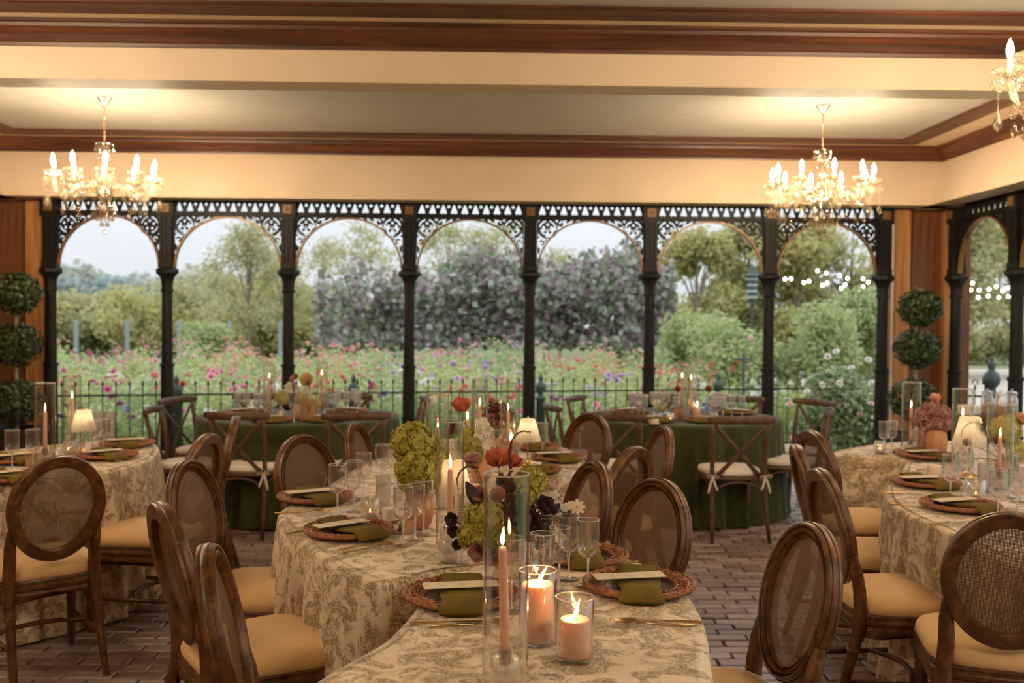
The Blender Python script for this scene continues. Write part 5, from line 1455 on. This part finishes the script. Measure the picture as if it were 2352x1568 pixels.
cutlery('knife', 285, 1057, 320, 1053, 'right of the charger before the lit lamp'); cutlery('knife', 300, 1036, 345, 1032, 'before the far corner charger of the left table')
cutlery('knife', 2038, 1133, 2130, 1136, 'before the farther near-right charger'); cutlery('spoon', 2120, 1166, 2078, 1164, 'left of the nearest right charger'); cutlery('knife', 2150, 1204, 2210, 1199, 'before the nearest right charger')
cutlery('fork', 2115, 1079, 2160, 1076, 'behind the butter dish on the right table')

# --- small things on the cloth
def tent_card(px, py, where, s=1.0, rz=0):
    p = W(px, py, TT); w, h, dd = .030*s, .042*s, .022*s
    m = MB(); m.add([(-w,-dd,0),(w,-dd,0),(w,0,h),(-w,0,h),(-w,dd,0),(w,dd,0)], [(0,1,2,3),(3,2,5,4)])
    m.add([(-w,-dd+.0015,0),(w,-dd+.0015,0),(w,0,h-.002),(-w,0,h-.002),(-w,dd-.0015,0),(w,dd-.0015,0)], [(3,2,1,0),(4,5,2,3)])
    o = m.obj('place_card', M['kraft'], None, False, None, p, (0, 0, rz)); tag(o, 'folded kraft paper place card '+where, 'place card', 'kraft place cards')
tent_card(935, 1222, 'leaning before the terracotta vase', 1.0, .6); tent_card(74, 1068, 'between the goblets of the left table', 1.1, .5); tent_card(116, 1056, 'beside the near taper of the left table', .9, -.4)
tent_card(2306, 1188, 'among the goblets over the dark chair back', .9, .5); tent_card(2060, 1042, 'beside the clear goblet pair of the right table', .8, .4)
tent_card(1497, 972, 'at the front left of the right green table', .7, 0)
def butter_dish(px, py, where, s=1.0):
    t = thing('butter_dish', 'cream butter pot on a small saucer '+where, 'dish', W(px, py, TT), 0, 'butter pots on saucers')
    MB().lathe([(0,0),(.030*s,0),(.048*s,.006*s),(.054*s,.012*s),(.052*s,.013*s),(.030*s,.005*s),(0,.005*s)], 32).obj('saucer', M['blush'], t)
    MB().lathe([(0,.005*s),(.030*s,.005*s),(.033*s,.009*s),(.033*s,.050*s),(.031*s,.054*s),(0,.055*s)], 32).obj('pot', M['ivory'], t)
butter_dish(896, 1196, 'left of the terracotta vase', .95); butter_dish(2145, 1092, 'between the two near-right chargers', 1.0); butter_dish(1232, 1080, 'beside the far dark napkin', .8)
butter_dish(1505, 975, 'on the right green table', .75)

# --- pleated table lamps
def lamp_meshes():
    d = {}
    rings = []
    n = 96
    for z, r, amp in ((.252,.031,.004),(.246,.035,.0055),(.20,.045,.0075),(.155,.056,.009),(.135,.062,.010),(.130,.0635,.0105)):
        rings.append([((r+amp*math.cos(24*2*PI*k/n))*math.cos(2*PI*k/n), (r+amp*math.cos(24*2*PI*k/n))*math.sin(2*PI*k/n), z+(.004*math.cos(24*2*PI*k/n) if z < .132 else 0)) for k in range(n)])
    d['shade'] = MB().loft(rings, True, False).mesh('pleated_shade', M['shade'], True)
    d['stem'] = MB().lathe([(0,.01),(.0042,.012),(.0038,.16),(.0065,.165),(.0065,.175),(.003,.18),(.003,.245),(0,.246)], 12).mesh('stem', M['gold'], True)
    d['base'] = MB().lathe([(0,0),(.036,0),(.038,.003),(.032,.016),(.018,.028),(.006,.032),(0,.033)], 28).mesh('base', M['gold'], True, 50)
    d['finial'] = MB().lathe([(0,.250),(.008,.252),(.004,.257),(.005,.262),(0,.266)], 10, cap=False).mesh('finial', M['gold'], True)
    return d
LMH = lamp_meshes()
def table_lamp(px, py, where, s=1.0):
    t = thing('table_lamp', 'small lit table lamp with pleated glass shade '+where, 'lamp', W(px, py, TT), 0, 'pleated table lamps')
    for k in ('shade', 'stem', 'base', 'finial'): link(LMH[k].name.split('.')[0], LMH[k], t, None, None, (s,)*3)
    pl_light(t, .205*s, LAMP_W, (1, .72, .42), .018)
table_lamp(1041, 1212, 'behind the central taper', 1.02)
table_lamp(1212, 1068, 'at the far end of the serpentine table', 1.0)
table_lamp(192, 1042, 'on the left table', 1.0)
table_lamp(2226, 1098, 'on the right table', 1.25)

# --- wooden console with jars beyond the right table
con = thing('console_table', 'small wooden console behind the right table lamp, by the side arch', 'table', WD(2262, 7.7, 0), -.45)
MB().cbox((0,0,.83), (.46,.34,.04), .006).obj('tabletop', M['crosswood'], con, False)
MB().box((0,0,.74), (.42,.30,.14)).obj('apron', M['crosswood'], con, False)
for sx in (-1, 1):
    for sy in (-1, 1): MB().loft([rrect(a, a, sy*.13-a/2, sy*.13+a/2, z, 1, 8, 8) for z, a in ((0,.03),(.70,.045))]).obj('leg', M['crosswood'], con, False, 40, (sx*.18, 0, 0))
def on_console(dx, dy): return con.location+Matrix.Rotation(-.45, 3, 'Z') @ Vector((dx, dy, .8505))
o = MB().cbox((0,0,.035), (.13,.10,.07), .008).obj('paper_box', M['pad'], None, False, 40, on_console(-.13, -.06)); tag(o, 'small white box on the wooden console by the side arch', 'box')
for k, (dx, dy) in enumerate(((.0,.04),(.09,-.05),(.17,.05))):
    t = thing('glass_jar', 'lidded glass jar on the wooden console, %s of three from the left' % ORD[k], 'jar', on_console(dx, dy), 0, 'glass jars on the console')
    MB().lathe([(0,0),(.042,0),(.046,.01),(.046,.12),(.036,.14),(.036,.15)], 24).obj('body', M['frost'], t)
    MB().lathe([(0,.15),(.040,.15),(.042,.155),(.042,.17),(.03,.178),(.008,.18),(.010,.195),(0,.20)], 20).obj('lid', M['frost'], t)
    MB().lathe([(0,.006),(.040,.006),(.040,.07),(0,.075)], 20).obj('contents', M['terracotta'], t)
# ------------------------------------------------------------------ vases and flowers
def petalmat(name, cols): return leafmat('petal_'+name, cols, .6, .35)
PM = {
 'hyd': petalmat('chartreuse', [(.26,.22,.02),(.46,.39,.05),(.62,.53,.11),(.38,.34,.04),(.56,.46,.07)]),
 'hydy': petalmat('pale_yellow', [(.62,.52,.16),(.70,.62,.26),(.60,.55,.22)]),
 'ranp': petalmat('ranunculus_pink', [(.72,.33,.28),(.80,.44,.38),(.76,.38,.33)]),
 'poppy': petalmat('poppy_orange', [(.58,.15,.07),(.66,.21,.10),(.52,.13,.08)]),
 'mauve': petalmat('mauve_rose', [(.42,.18,.16),(.52,.27,.24),(.58,.33,.28)]),
 'dark': petalmat('dark_plum', [(.03,.010,.014),(.055,.015,.02),(.02,.008,.010)]),
 'white': petalmat('ivory_white', [(.72,.66,.52),(.80,.75,.62),(.70,.62,.44)]),
 'cosmos': petalmat('pale_cosmos', [(.78,.62,.44),(.84,.70,.52)]),
 'amar': plain('amaranth_red', (.10,.020,.022), .8, col2=(.16,.035,.035), nscale=120),
 'mum': petalmat('mauve_chrysanthemum', [(.36,.14,.12),(.50,.24,.20),(.64,.38,.30),(.42,.18,.16)]),
 'bronze': petalmat('bronze_red', [(.10,.022,.014),(.20,.05,.025),(.30,.10,.04),(.07,.03,.02)]),
 'peach': petalmat('peach_bloom', [(.74,.36,.22),(.82,.48,.32)]),
 'lemon': petalmat('lemon_dahlia', [(.72,.55,.22),(.80,.66,.36)]),
}
def head_hydrangea(m, r, n=190):
    """florets of four petals over a ball"""
    for k in range(n):
        z = 1-1.75*(k+.5)/n; a = k*2.39996; s = math.sqrt(max(0, 1-z*z)); w = Vector((s*math.cos(a), s*math.sin(a), z))
        u = w.orthogonal().normalized(); v = w.cross(u); rr = r*(.78+.36*random.random()); t0 = random.random()*1.6
        c = w*rr; q = r*.205*(.85+.4*random.random())
        for j in range(4):
            t = t0+j*PI/2; e = (u*math.cos(t)+v*math.sin(t)); f = (u*math.cos(t+PI/2)+v*math.sin(t+PI/2))
            m.add([c, c+e*q*.65+f*q*.48+w*q*.10, c+e*q*1.25+w*q*(.22*random.random()), c+e*q*.65-f*q*.48+w*q*.10], [(0,1,2,3)])
def head_layers(m, r, layers, cup=.9, n0=6, seed=0):
    """cupped petals in nested whorls"""
    rr = random.Random(seed)
    for L in range(layers):
        f = 1-L/layers*.8; n = n0+L % 2
        for k in range(n):
            a = 2*PI*(k+.5*L)/n+rr.uniform(-.15,.15); rad = r*f; tilt = .25+cup*(L+.6)/layers+rr.uniform(-.08,.08)
            hw = PI*rad/n*1.25
            rows = []
            for t in (0, .35, .7, 1.0):
                wv = hw*(.35+.9*math.sin(PI*(.15+.7*t)))
                bend = tilt+1.0*t*t*cup*.55
                R = rad*t*math.cos(tilt*.9)*(1-.18*t*cup); Z = rad*t*math.sin(bend)*1.05
                rows.append([(R*math.cos(a)-s*wv*math.sin(a)*.8, R*math.sin(a)+s*wv*math.cos(a)*.8, Z+.12*rad*abs(s)) for s in (-1, 0, 1)])
            o = len(m.v)
            for row in rows: m.v += row
            for i in range(3):
                for j in range(2): m.f.append((o+i*3+j, o+i*3+j+1, o+i*3+j+4, o+i*3+j+3))
def head_flat(m, r, n, w=.36, lift=.12):
    for k in range(n):
        a = 2*PI*k/n; c, s = math.cos(a), math.sin(a); hw = r*w
        P = lambda u, v, z: (c*u-s*v, s*u+c*v, z)
        m.add([P(.08*r,0,0), P(.45*r,-hw*.8,lift*r*.6), P(.95*r,-hw*.5,lift*r), P(r,0,lift*r*.7), P(.95*r,hw*.5,lift*r), P(.45*r,hw*.8,lift*r*.6)], [(0,1,2,3,4,5)])
def flower(kind, px, py, rpx, d, vase, label, face=(0, -.35, 1), dz=0, seed=0, cat='flower', group=None):
    """a cut flower: head at the pixel, stem running to the mouth of its vase"""
    p = WD(px, d, zt2(py, px, d)); r = rpx*d/FPX
    t = thing({'hyd':'hydrangea','hydy':'hydrangea','ranp':'ranunculus','poppy':'poppy','mauve':'rose','dark':'dark_anemone','white':'white_orchid','cosmos':'cosmos_flower','amar':'amaranth','mum':'chrysanthemum','bronze':'bronze_foliage_sprig','peach':'poppy','lemon':'dahlia'}[kind], label, cat, p, 0, group)
    R = Vector(face).to_track_quat('Z', 'Y').to_matrix()
    m = MB()
    if kind in ('hyd', 'hydy'):
        head_hydrangea(m, r); m.ball((0,0,-.02*r), r*.72, 14, 9)
    elif kind == 'mum':
        head_layers(m, r*.8, 5, 1.0, 12, seed); b = MB(); head_hydrangea(b, r*.9, 90); m.add(b.v, b.f)
    elif kind == 'ranp': head_layers(m, r, 8, 1.35, 7, seed)
    elif kind in ('poppy', 'peach'): head_layers(m, r, 3, 1.75, 5, seed)
    elif kind == 'lemon': head_layers(m, r, 6, .8, 10, seed)
    elif kind == 'mauve': head_layers(m, r, 5, 1.1, 5, seed)
    elif kind == 'dark': head_layers(m, r, 2, .35, 5, seed)
    elif kind == 'white':
        rr = random.Random(seed)
        for k in range(5):
            b = MB(); head_flat(b, r*.62, 5, .55, .25); c = Vector((rr.uniform(-1,1)*r*.8, rr.uniform(-.5,.5)*r*.6, rr.uniform(-.7,.7)*r)); Q = Vector((rr.uniform(-.6,.6), -1, rr.uniform(0,.8))).to_track_quat('Z','Y').to_matrix()
            m.add([R.inverted() @ (Q @ Vector(x)+c) for x in b.v], b.f)
    elif kind == 'cosmos': head_flat(m, r, 8, .34, .1)
    elif kind == 'bronze':
        pts, dr = blob_points(260, (0,0,0), (r,r,r), .25); v, q = leaves(pts, r*.24, dr, .7, .6)
        m.v = [tuple(x) for x in v]; m.f = [tuple(int(i) for i in f) for f in q]
    m.v = [tuple(R @ Vector(x)) for x in m.v]
    m.obj('bloom', PM[kind], t, kind not in ('hyd', 'hydy', 'white', 'bronze'), 60)
    if kind in ('poppy', 'peach', 'cosmos', 'dark'):
        b = MB(); b.ball((0,0,r*.12), r*.17, 10, 6, (1,1,.7)); b.v = [tuple(R @ Vector(x)) for x in b.v]; b.obj('flower_centre', M['black'] if kind != 'cosmos' else plain('pollen_yellow', (.6,.38,.05), .8), t)
    q = Vector(vase)-p; k0 = R @ Vector((0,0,-r*.05))
    mid = q*.5+Vector((k0.x, k0.y, .01))*1.0
    MB().tube(catmull([k0, mid, q], False, .03), .0022, 6).obj('stem', M['stem'], t)
    return t
def amaranth(pts, d, vase, label, r=.0065):
    P = [WD(x, d, zt2(y, x, d)) for x, y in pts]; o = P[0]
    t = thing('amaranth', label, 'flower', o); m = MB(); Q = catmull([p-o for p in P], False, .006)
    n = len(Q); rr = random.Random(3)
    m.tube(Q, [r*.6*(1-.75*i/n) for i in range(n)], 6)
    for i, q in enumerate(Q):
        for k in range(5):
            a = rr.uniform(0, 6.28); s = r*(1-.6*i/n); m.ball((q.x+s*.8*math.cos(a), q.y+s*.8*math.sin(a), q.z+rr.uniform(-.003,.003)), s*.45, 5, 3)
    m.obj('tassel', PM['amar'], t)
    MB().tube(catmull([Vector((0,0,0)), (Vector(vase)-o)*.5+Vector((0,0,.01)), Vector(vase)-o], False, .03), .0022, 6).obj('stem', M['stem'], t)
def leaf_sprig(px, py, d, vase, L, direc, label, n=1, w=.3, mat='darkleaf'):
    p = WD(px, d, zt2(py, px, d)); t = thing('dark_leaf_sprig', label, 'leaf', p)
    rr = random.Random(int(px))
    for k in range(n):
        di = Vector(direc).normalized() if k == 0 else Vector((rr.uniform(-1,1), rr.uniform(-1,.2), rr.uniform(-.6,1))).normalized()
        up = Vector((0,-1,.2)); sd = di.cross(up).normalized(); off = Vector((0,0,0)) if k == 0 else Vector((rr.uniform(-1,1), rr.uniform(-.5,.5), rr.uniform(-1,1)))*L*.45
        m = MB(); l = L if k == 0 else L*rr.uniform(.5,.9); rows = []
        for i in range(7):
            u = i/6; ww = l*w*math.sin(PI*min(1, u*.92+.04))**.9; c = off+di*l*u+Vector((0,-.02,.0))*math.sin(PI*u)*.4
            rows.append([c-sd*ww, c+up*ww*.18, c+sd*ww])
        m.loft(rows, False, False, False); m.obj('leaf', M[mat], t)
    MB().tube([(0,0,0), Vector(vase)-p], .002, 5).obj('stem', M['stem'], t)
def vase(kind, px, py, prof, mat, label, facet=0):
    p = W(px, py, TT); t = thing('flower_vase', label, 'vase', p)
    m = MB(); m.lathe(prof, facet or 40); o = m.obj('body', M[mat], t, not facet)
    h = max(z for r, z in prof)
    return p+Vector((0, 0, h-.02)), dep(p)

# 1: terracotta vase with the big chartreuse hydrangeas
v1, d1 = vase('v', 962, 1210, [(0,0),(.036,0),(.050,.02),(.058,.06),(.054,.10),(.043,.125),(.040,.133),(.036,.133),(.038,.115),(0,.10)], 'terracotta', 'terracotta clay vase under the big chartreuse hydrangeas')
HG = 'chartreuse hydrangea heads'
flower('hyd', 945, 1018, 46, d1, v1, 'chartreuse hydrangea head, topmost in the terracotta vase', (-.2,-.6,1), group=HG)
flower('hyd', 952, 1078, 42, d1-.06, v1, 'chartreuse hydrangea head, middle front in the terracotta vase', (-.1,-1,.4), group=HG)
flower('hyd', 988, 1040, 38, d1+.05, v1, 'chartreuse hydrangea head behind the tall cylinder', (.3,-.6,.8), group=HG)
flower('hyd', 940, 1106, 26, d1-.05, v1, 'small chartreuse hydrangea head low over the terracotta vase', (-.3,-1,0), group=HG)
flower('hyd', 985, 1095, 32, d1-.02, v1, 'chartreuse hydrangea head low beside the tall cylinder', (.4,-1,.1), group=HG)
# 2: front bouquet in the low blush bowl
v2, d2 = vase('v', 1150, 1322, [(0,0),(.030,0),(.024,.010),(.016,.025),(.030,.038),(.062,.060),(.068,.085),(.064,.086),(.050,.06),(0,.05)], 'blush', 'low blush footed bowl holding the foreground bouquet')
flower('hyd', 1218, 1112, 38, d2+.06, v2, 'chartreuse hydrangea head at the upper right of the foreground bouquet', (.3,-.6,.8), group=HG)
flower('hyd', 1200, 1145, 36, d2+.02, v2, 'chartreuse hydrangea head inside the foreground cylinder view', (.1,-1,.3), group=HG)
flower('hyd', 1113, 1190, 46, d2-.04, v2, 'chartreuse hydrangea head at the left of the foreground bouquet', (-.3,-1,.4), group=HG)
flower('hyd', 1085, 1232, 32, d2-.06, v2, 'chartreuse hydrangea head at the lower left of the foreground bouquet', (-.5,-1,0), group=HG)
flower('hyd', 1150, 1240, 40, d2-.02, v2, 'chartreuse hydrangea head low in the middle of the foreground bouquet', (0,-1,.1), group=HG)
flower('ranp', 1107, 1137, 25, d2-.05, v2, 'pink ranunculus in the foreground bouquet, left of two', (-.3,-1,.35), seed=1, group='pink ranunculus')
flower('ranp', 1138, 1140, 24, d2-.03, v2, 'pink ranunculus in the foreground bouquet, right of two', (.25,-1,.4), seed=2, group='pink ranunculus')
flower('poppy', 1146, 1072, 34, d2+.02, v2, 'large orange-red poppy on top of the foreground bouquet', (-.1,-.25,1), seed=3)
flower('poppy', 1172, 1070, 24, d2+.05, v2, 'smaller orange-red poppy right of the large one', (.5,-.2,.8), seed=8)
flower('mauve', 1087, 1065, 22, d2+.15, v2, 'dusky red poppy bud left of the large orange poppy', (-.2,-.3,1), seed=5)
flower('mauve', 1101, 1268, 27, d2-.08, v2, 'mauve rose at the bottom of the foreground bouquet', (-.2,-1,.1), seed=4)
flower('mauve', 1126, 1282, 22, d2-.05, v2, 'smaller mauve rose over the blush bowl', (.2,-1,.1), seed=6)
for k, (x, y, r, w) in enumerate(((1040,1195,17,'upper'),(1045,1222,16,'middle'),(1053,1253,14,'lower'))):
    flower('dark', x, y, r, d2-.03, v2, 'dark plum anemone at the left of the foreground bouquet, %s one' % w, (-.4,-1,.2), seed=k+7, group='dark plum anemones')
flower('dark', 1250, 1165, 24, d2, v2, 'dark plum anemone at the right of the foreground bouquet', (.2,-1,.5), seed=12)
flower('dark', 1218, 1200, 26, d2-.04, v2, 'dark plum anemone low at the right of the foreground bouquet', (.1,-1,.3), seed=13)
flower('dark', 1180, 1185, 24, d2-.05, v2, 'dark plum anemone at the heart of the foreground bouquet', (0,-1,.3), seed=14)
flower('white', 1258, 1140, 20, d2+.04, v2, 'ivory orchid spray right of the upper hydrangea', seed=2)
flower('white', 1292, 1172, 18, d2+.02, v2, 'ivory orchid spray above the right goblets', seed=3)
flower('cosmos', 1326, 1166, 19, d2+.02, v2, 'pale cosmos flower above the right goblets', (.1,-1,.35))
flower('cosmos', 1272, 1163, 13, d2+.03, v2, 'small pale cosmos bud between the orchid sprays', (.3,-1,.6))
leaf_sprig(1108, 1172, d2-.06, v2, .10, (-.55,-.1,.95), 'long dark pointed leaf at the left of the foreground bouquet', 1, .20)
leaf_sprig(1165, 1130, d2, v2, .06, (.1,-.2,1), 'dark leafy sprig in the heart of the foreground bouquet', 9, .28)
leaf_sprig(1190, 1165, d2-.02, v2, .06, (.5,-.2,.7), 'dark leafy sprig right of the bouquet heart', 9, .30)
leaf_sprig(1130, 1215, d2-.03, v2, .055, (-.4,-.3,.3), 'dark leafy sprig low at the left of the bouquet', 7, .30)
leaf_sprig(1240, 1190, d2, v2, .06, (.7,-.2,.5), 'dark leafy sprig at the right side of the bouquet', 7, .26)
M['greyleaf'] = plain('grey_green_leaf', (.045,.055,.035), .5, island=.4)
leaf_sprig(1195, 1215, d2-.05, v2, .055, (.3,-.4,.6), 'grey-green leafy sprig low in the foreground bouquet', 12, .30, 'greyleaf')
leaf_sprig(1235, 1225, d2-.02, v2, .055, (.7,-.3,.3), 'grey-green leafy sprig at the lower right of the foreground bouquet', 12, .30, 'greyleaf')
leaf_sprig(1150, 1175, d2-.03, v2, .05, (-.2,-.4,.8), 'grey-green leafy sprig between the pink ranunculus and the plum blooms', 12, .32, 'greyleaf')
amaranth([(1174,1085),(1171,1050),(1174,1018),(1184,999),(1200,991),(1218,992)], d2, v2, 'upright dark red amaranth tassel nodding right over the poppies')
amaranth([(1096,1075),(1075,1072),(1058,1083),(1050,1103),(1053,1125)], d2, v2, 'dark red amaranth tassel drooping left of the ranunculus', .0055)
# 3: middle bouquet behind the tall cylinder
v3, d3 = vase('v', 1105, 1105, [(0,0),(.034,0),(.050,.03),(.052,.07),(.040,.11),(.036,.11),(0,.09)], 'terracotta', 'terracotta vase behind the central lamp')
flower('hyd', 1078, 1015, 30, d3, v3, 'yellow-green hydrangea head behind the pleated lamp', (-.2,-.8,.6), group=HG)
flower('hyd', 1085, 1050, 24, d3-.02, v3, 'yellow-green hydrangea head low behind the pleated lamp', (.2,-1,.2), group=HG)
flower('white', 1100, 985, 26, d3-.03, v3, 'ivory orchid spray behind the pleated lamp, upper one', seed=5)
flower('white', 1112, 1022, 20, d3-.05, v3, 'ivory orchid spray behind the pleated lamp, lower one', seed=6)
flower('poppy', 1058, 945, 26, d3+.05, v3, 'orange poppy standing tall left of the dark red bouquet', (.1,-.3,1), seed=9)
flower('bronze', 1038, 985, 16, d3, v3, 'dark foliage sprig below the tall orange poppy')
# 4: dark red bouquet at the far end
v4, d4 = vase('v', 1140, 1048, [(0,0),(.034,0),(.050,.03),(.052,.07),(.040,.11),(.036,.11),(0,.09)], 'terracotta', 'terracotta vase under the dark red bouquet')
for k, (x, y, r, lb) in enumerate(((1122,952,20,'left'),(1142,940,22,'middle'),(1165,955,20,'right'),(1145,968,22,'front'))):
    flower('bronze', x, y, r, d4+.03*k, v4, 'bronze red foliage clump of the dark red bouquet, %s' % lb, group='bronze red foliage')
flower('poppy', 1128, 925, 9, d4, v4, 'little red bloom topping the dark red bouquet', (0,-.4,1), seed=20)
for k, (x, y, r) in enumerate(((1128,960,10),(1155,950,10),(1170,965,9),(1140,975,10))):
    flower('mauve', x, y, r, d4-.07, v4, 'small rust rose in the dark red bouquet, %s from the left' % ORD[(0,2,3,1)[k]], (0,-1,.3), seed=20+k)
# 5: right table
v5, d5 = vase('v', 2148, 1044, [(0,0),(.046,0),(.066,.03),(.072,.08),(.064,.13),(.058,.15),(.050,.15),(0,.12)], 'terracotta', 'faceted terracotta vase under the mauve bouquet', 9)
for k, (x, y, r, lb) in enumerate(((2118,955,20,'far left'),(2140,940,22,'upper middle'),(2165,950,21,'upper right'),(2128,975,20,'lower left'),(2152,972,22,'lower middle'),(2172,975,18,'lower right'),(2105,965,15,'outermost left'))):
    flower('mum', x, y, r, d5-.02*(k % 3), v5, 'mauve chrysanthemum of the right table bouquet, %s' % lb, (.1*(k-3), -1, .5), seed=30+k, group='mauve chrysanthemums')
flower('peach', 2146, 922, 15, d5, v5, 'peach bloom topping the mauve bouquet', (0,-.6,1), seed=41)
vb, db = vase('v', 2112, 1034, [(0,0),(.040,0),(.060,.05),(.055,.10),(.030,.14),(.024,.14),(0,.10)], 'blush', 'pale blush vase behind the faceted terracotta vase')
v6, d6 = vase('v', 2312, 1098, [(0,0),(.036,0),(.055,.03),(.058,.07),(.045,.10),(.040,.10),(0,.08)], 'terracotta', 'low vase below the yellow hydrangea at the right edge')
flower('hydy', 2308, 988, 34, d6, v6, 'pale yellow hydrangea head near the right picture edge', (0,-1,.5))
flower('hydy', 2338, 1035, 24, d6-.03, v6, 'pale green hydrangea head low at the right picture edge', (.2,-1,.2))
flower('peach', 2340, 968, 18, d6, v6, 'salmon bloom at the right picture edge above the hydrangea', (.2,-.8,.6), seed=43)
flower('white', 2226, 1052, 22, d6-.05, v6, 'ivory blossom spray before the right table lamp', seed=9)
flower('mauve', 2218, 1018, 11, d6-.05, v6, 'small rust bloom before the right table lamp', (0,-1,.4), seed=44)
amaranth([(2285,1020),(2272,990),(2250,972),(2228,972),(2212,985),(2208,1005)], d6-.05, v6, 'dark amaranth tassel arching before the right table lamp', .0055)
leaf_sprig(2262, 1000, d6-.03, v6, .09, (-.6,-.1,.7), 'dark leaf between the right lamp and hydrangea', 4, .24)
# 6: left green table bouquet and its number card
v7, d7 = vase('v', 690, 962, [(0,0),(.04,0),(.065,.03),(.066,.08),(.052,.12),(.046,.12),(0,.10)], 'blush', 'blush vase of the left green table bouquet')
for kd, x, y, r, lb in (('lemon',706,877,20,'large pale yellow dahlia at the top of the left green table bouquet'),('white',662,890,18,'ivory blossom spray at the upper left of the left green table bouquet'),('hydy',650,915,17,'golden hydrangea head at the left of the left green table bouquet'),('peach',674,872,9,'small peach poppy on top of the left green table bouquet'),('peach',704,882,9,'peach poppy before the large pale yellow dahlia'),('white',712,905,15,'ivory blossom spray in the middle of the left green table bouquet'),('hydy',726,928,11,'small golden hydrangea at the right of the left green table bouquet'),('dark',662,935,12,'dark bloom at the foot of the left green table bouquet'),('hydy',690,915,14,'golden hydrangea head in the middle of the left green table bouquet'),('mauve',680,865,7,'tiny red bloom on the left green table bouquet')):
    flower(kd, x, y, r, d7, v7, lb, (0,-1,.5), seed=int(x))
amaranth([(676,905),(672,880),(660,865),(650,870),(648,885)], d7-.02, v7, 'pink drooping amaranth on the left green table bouquet', .006)
p = W(708, 966, TT); t = thing('table_number', 'kraft table number card with a handwritten seven on the left green table', 'sign', p, .1)
MB().box((0,0,.082), (.118,.003,.160)).obj('card', M['kraft'], t, False)
MB().cbox((0,0,.006), (.10,.03,.012), .003).obj('card_holder', M['gold'], t, False)
MB().tube([(-.018,-.0028,.105),(-.010,-.0028,.112),(.004,-.0028,.108),(.018,-.0028,.112),(.008,-.0028,.088),(-.004,-.0028,.055)], .0022, 5, flat=.4).obj('numeral', M['wick'], t)
# 7: right green table posy
v8, d8 = vase('v', 1556, 962, [(0,0),(.03,0),(.045,.02),(.046,.06),(.036,.09),(.03,.09),(0,.07)], 'terracotta', 'small terracotta vase on the right green table')
for kd, x, y, r, lb in (('white',1536,884,9,'ivory blossom at the left of the right green table posy'),('poppy',1555,896,10,'orange poppy of the right green table posy'),('lemon',1530,920,8,'small cream dahlia low on the right green table'),('mauve',1626,895,10,'dusky pink bloom behind the goblets of the right green table'),('white',1508,925,8,'ivory blossom low at the left of the right green table posy'),('hydy',1520,938,8,'tiny golden hydrangea on the right green table')):
    flower(kd, x, y, r, d8, v8, lb, (0,-1,.5), seed=int(x))
amaranth([(1548,905),(1545,880),(1550,867),(1560,868),(1562,880)], d8, v8, 'thin amaranth loop over the right green table posy', .004)
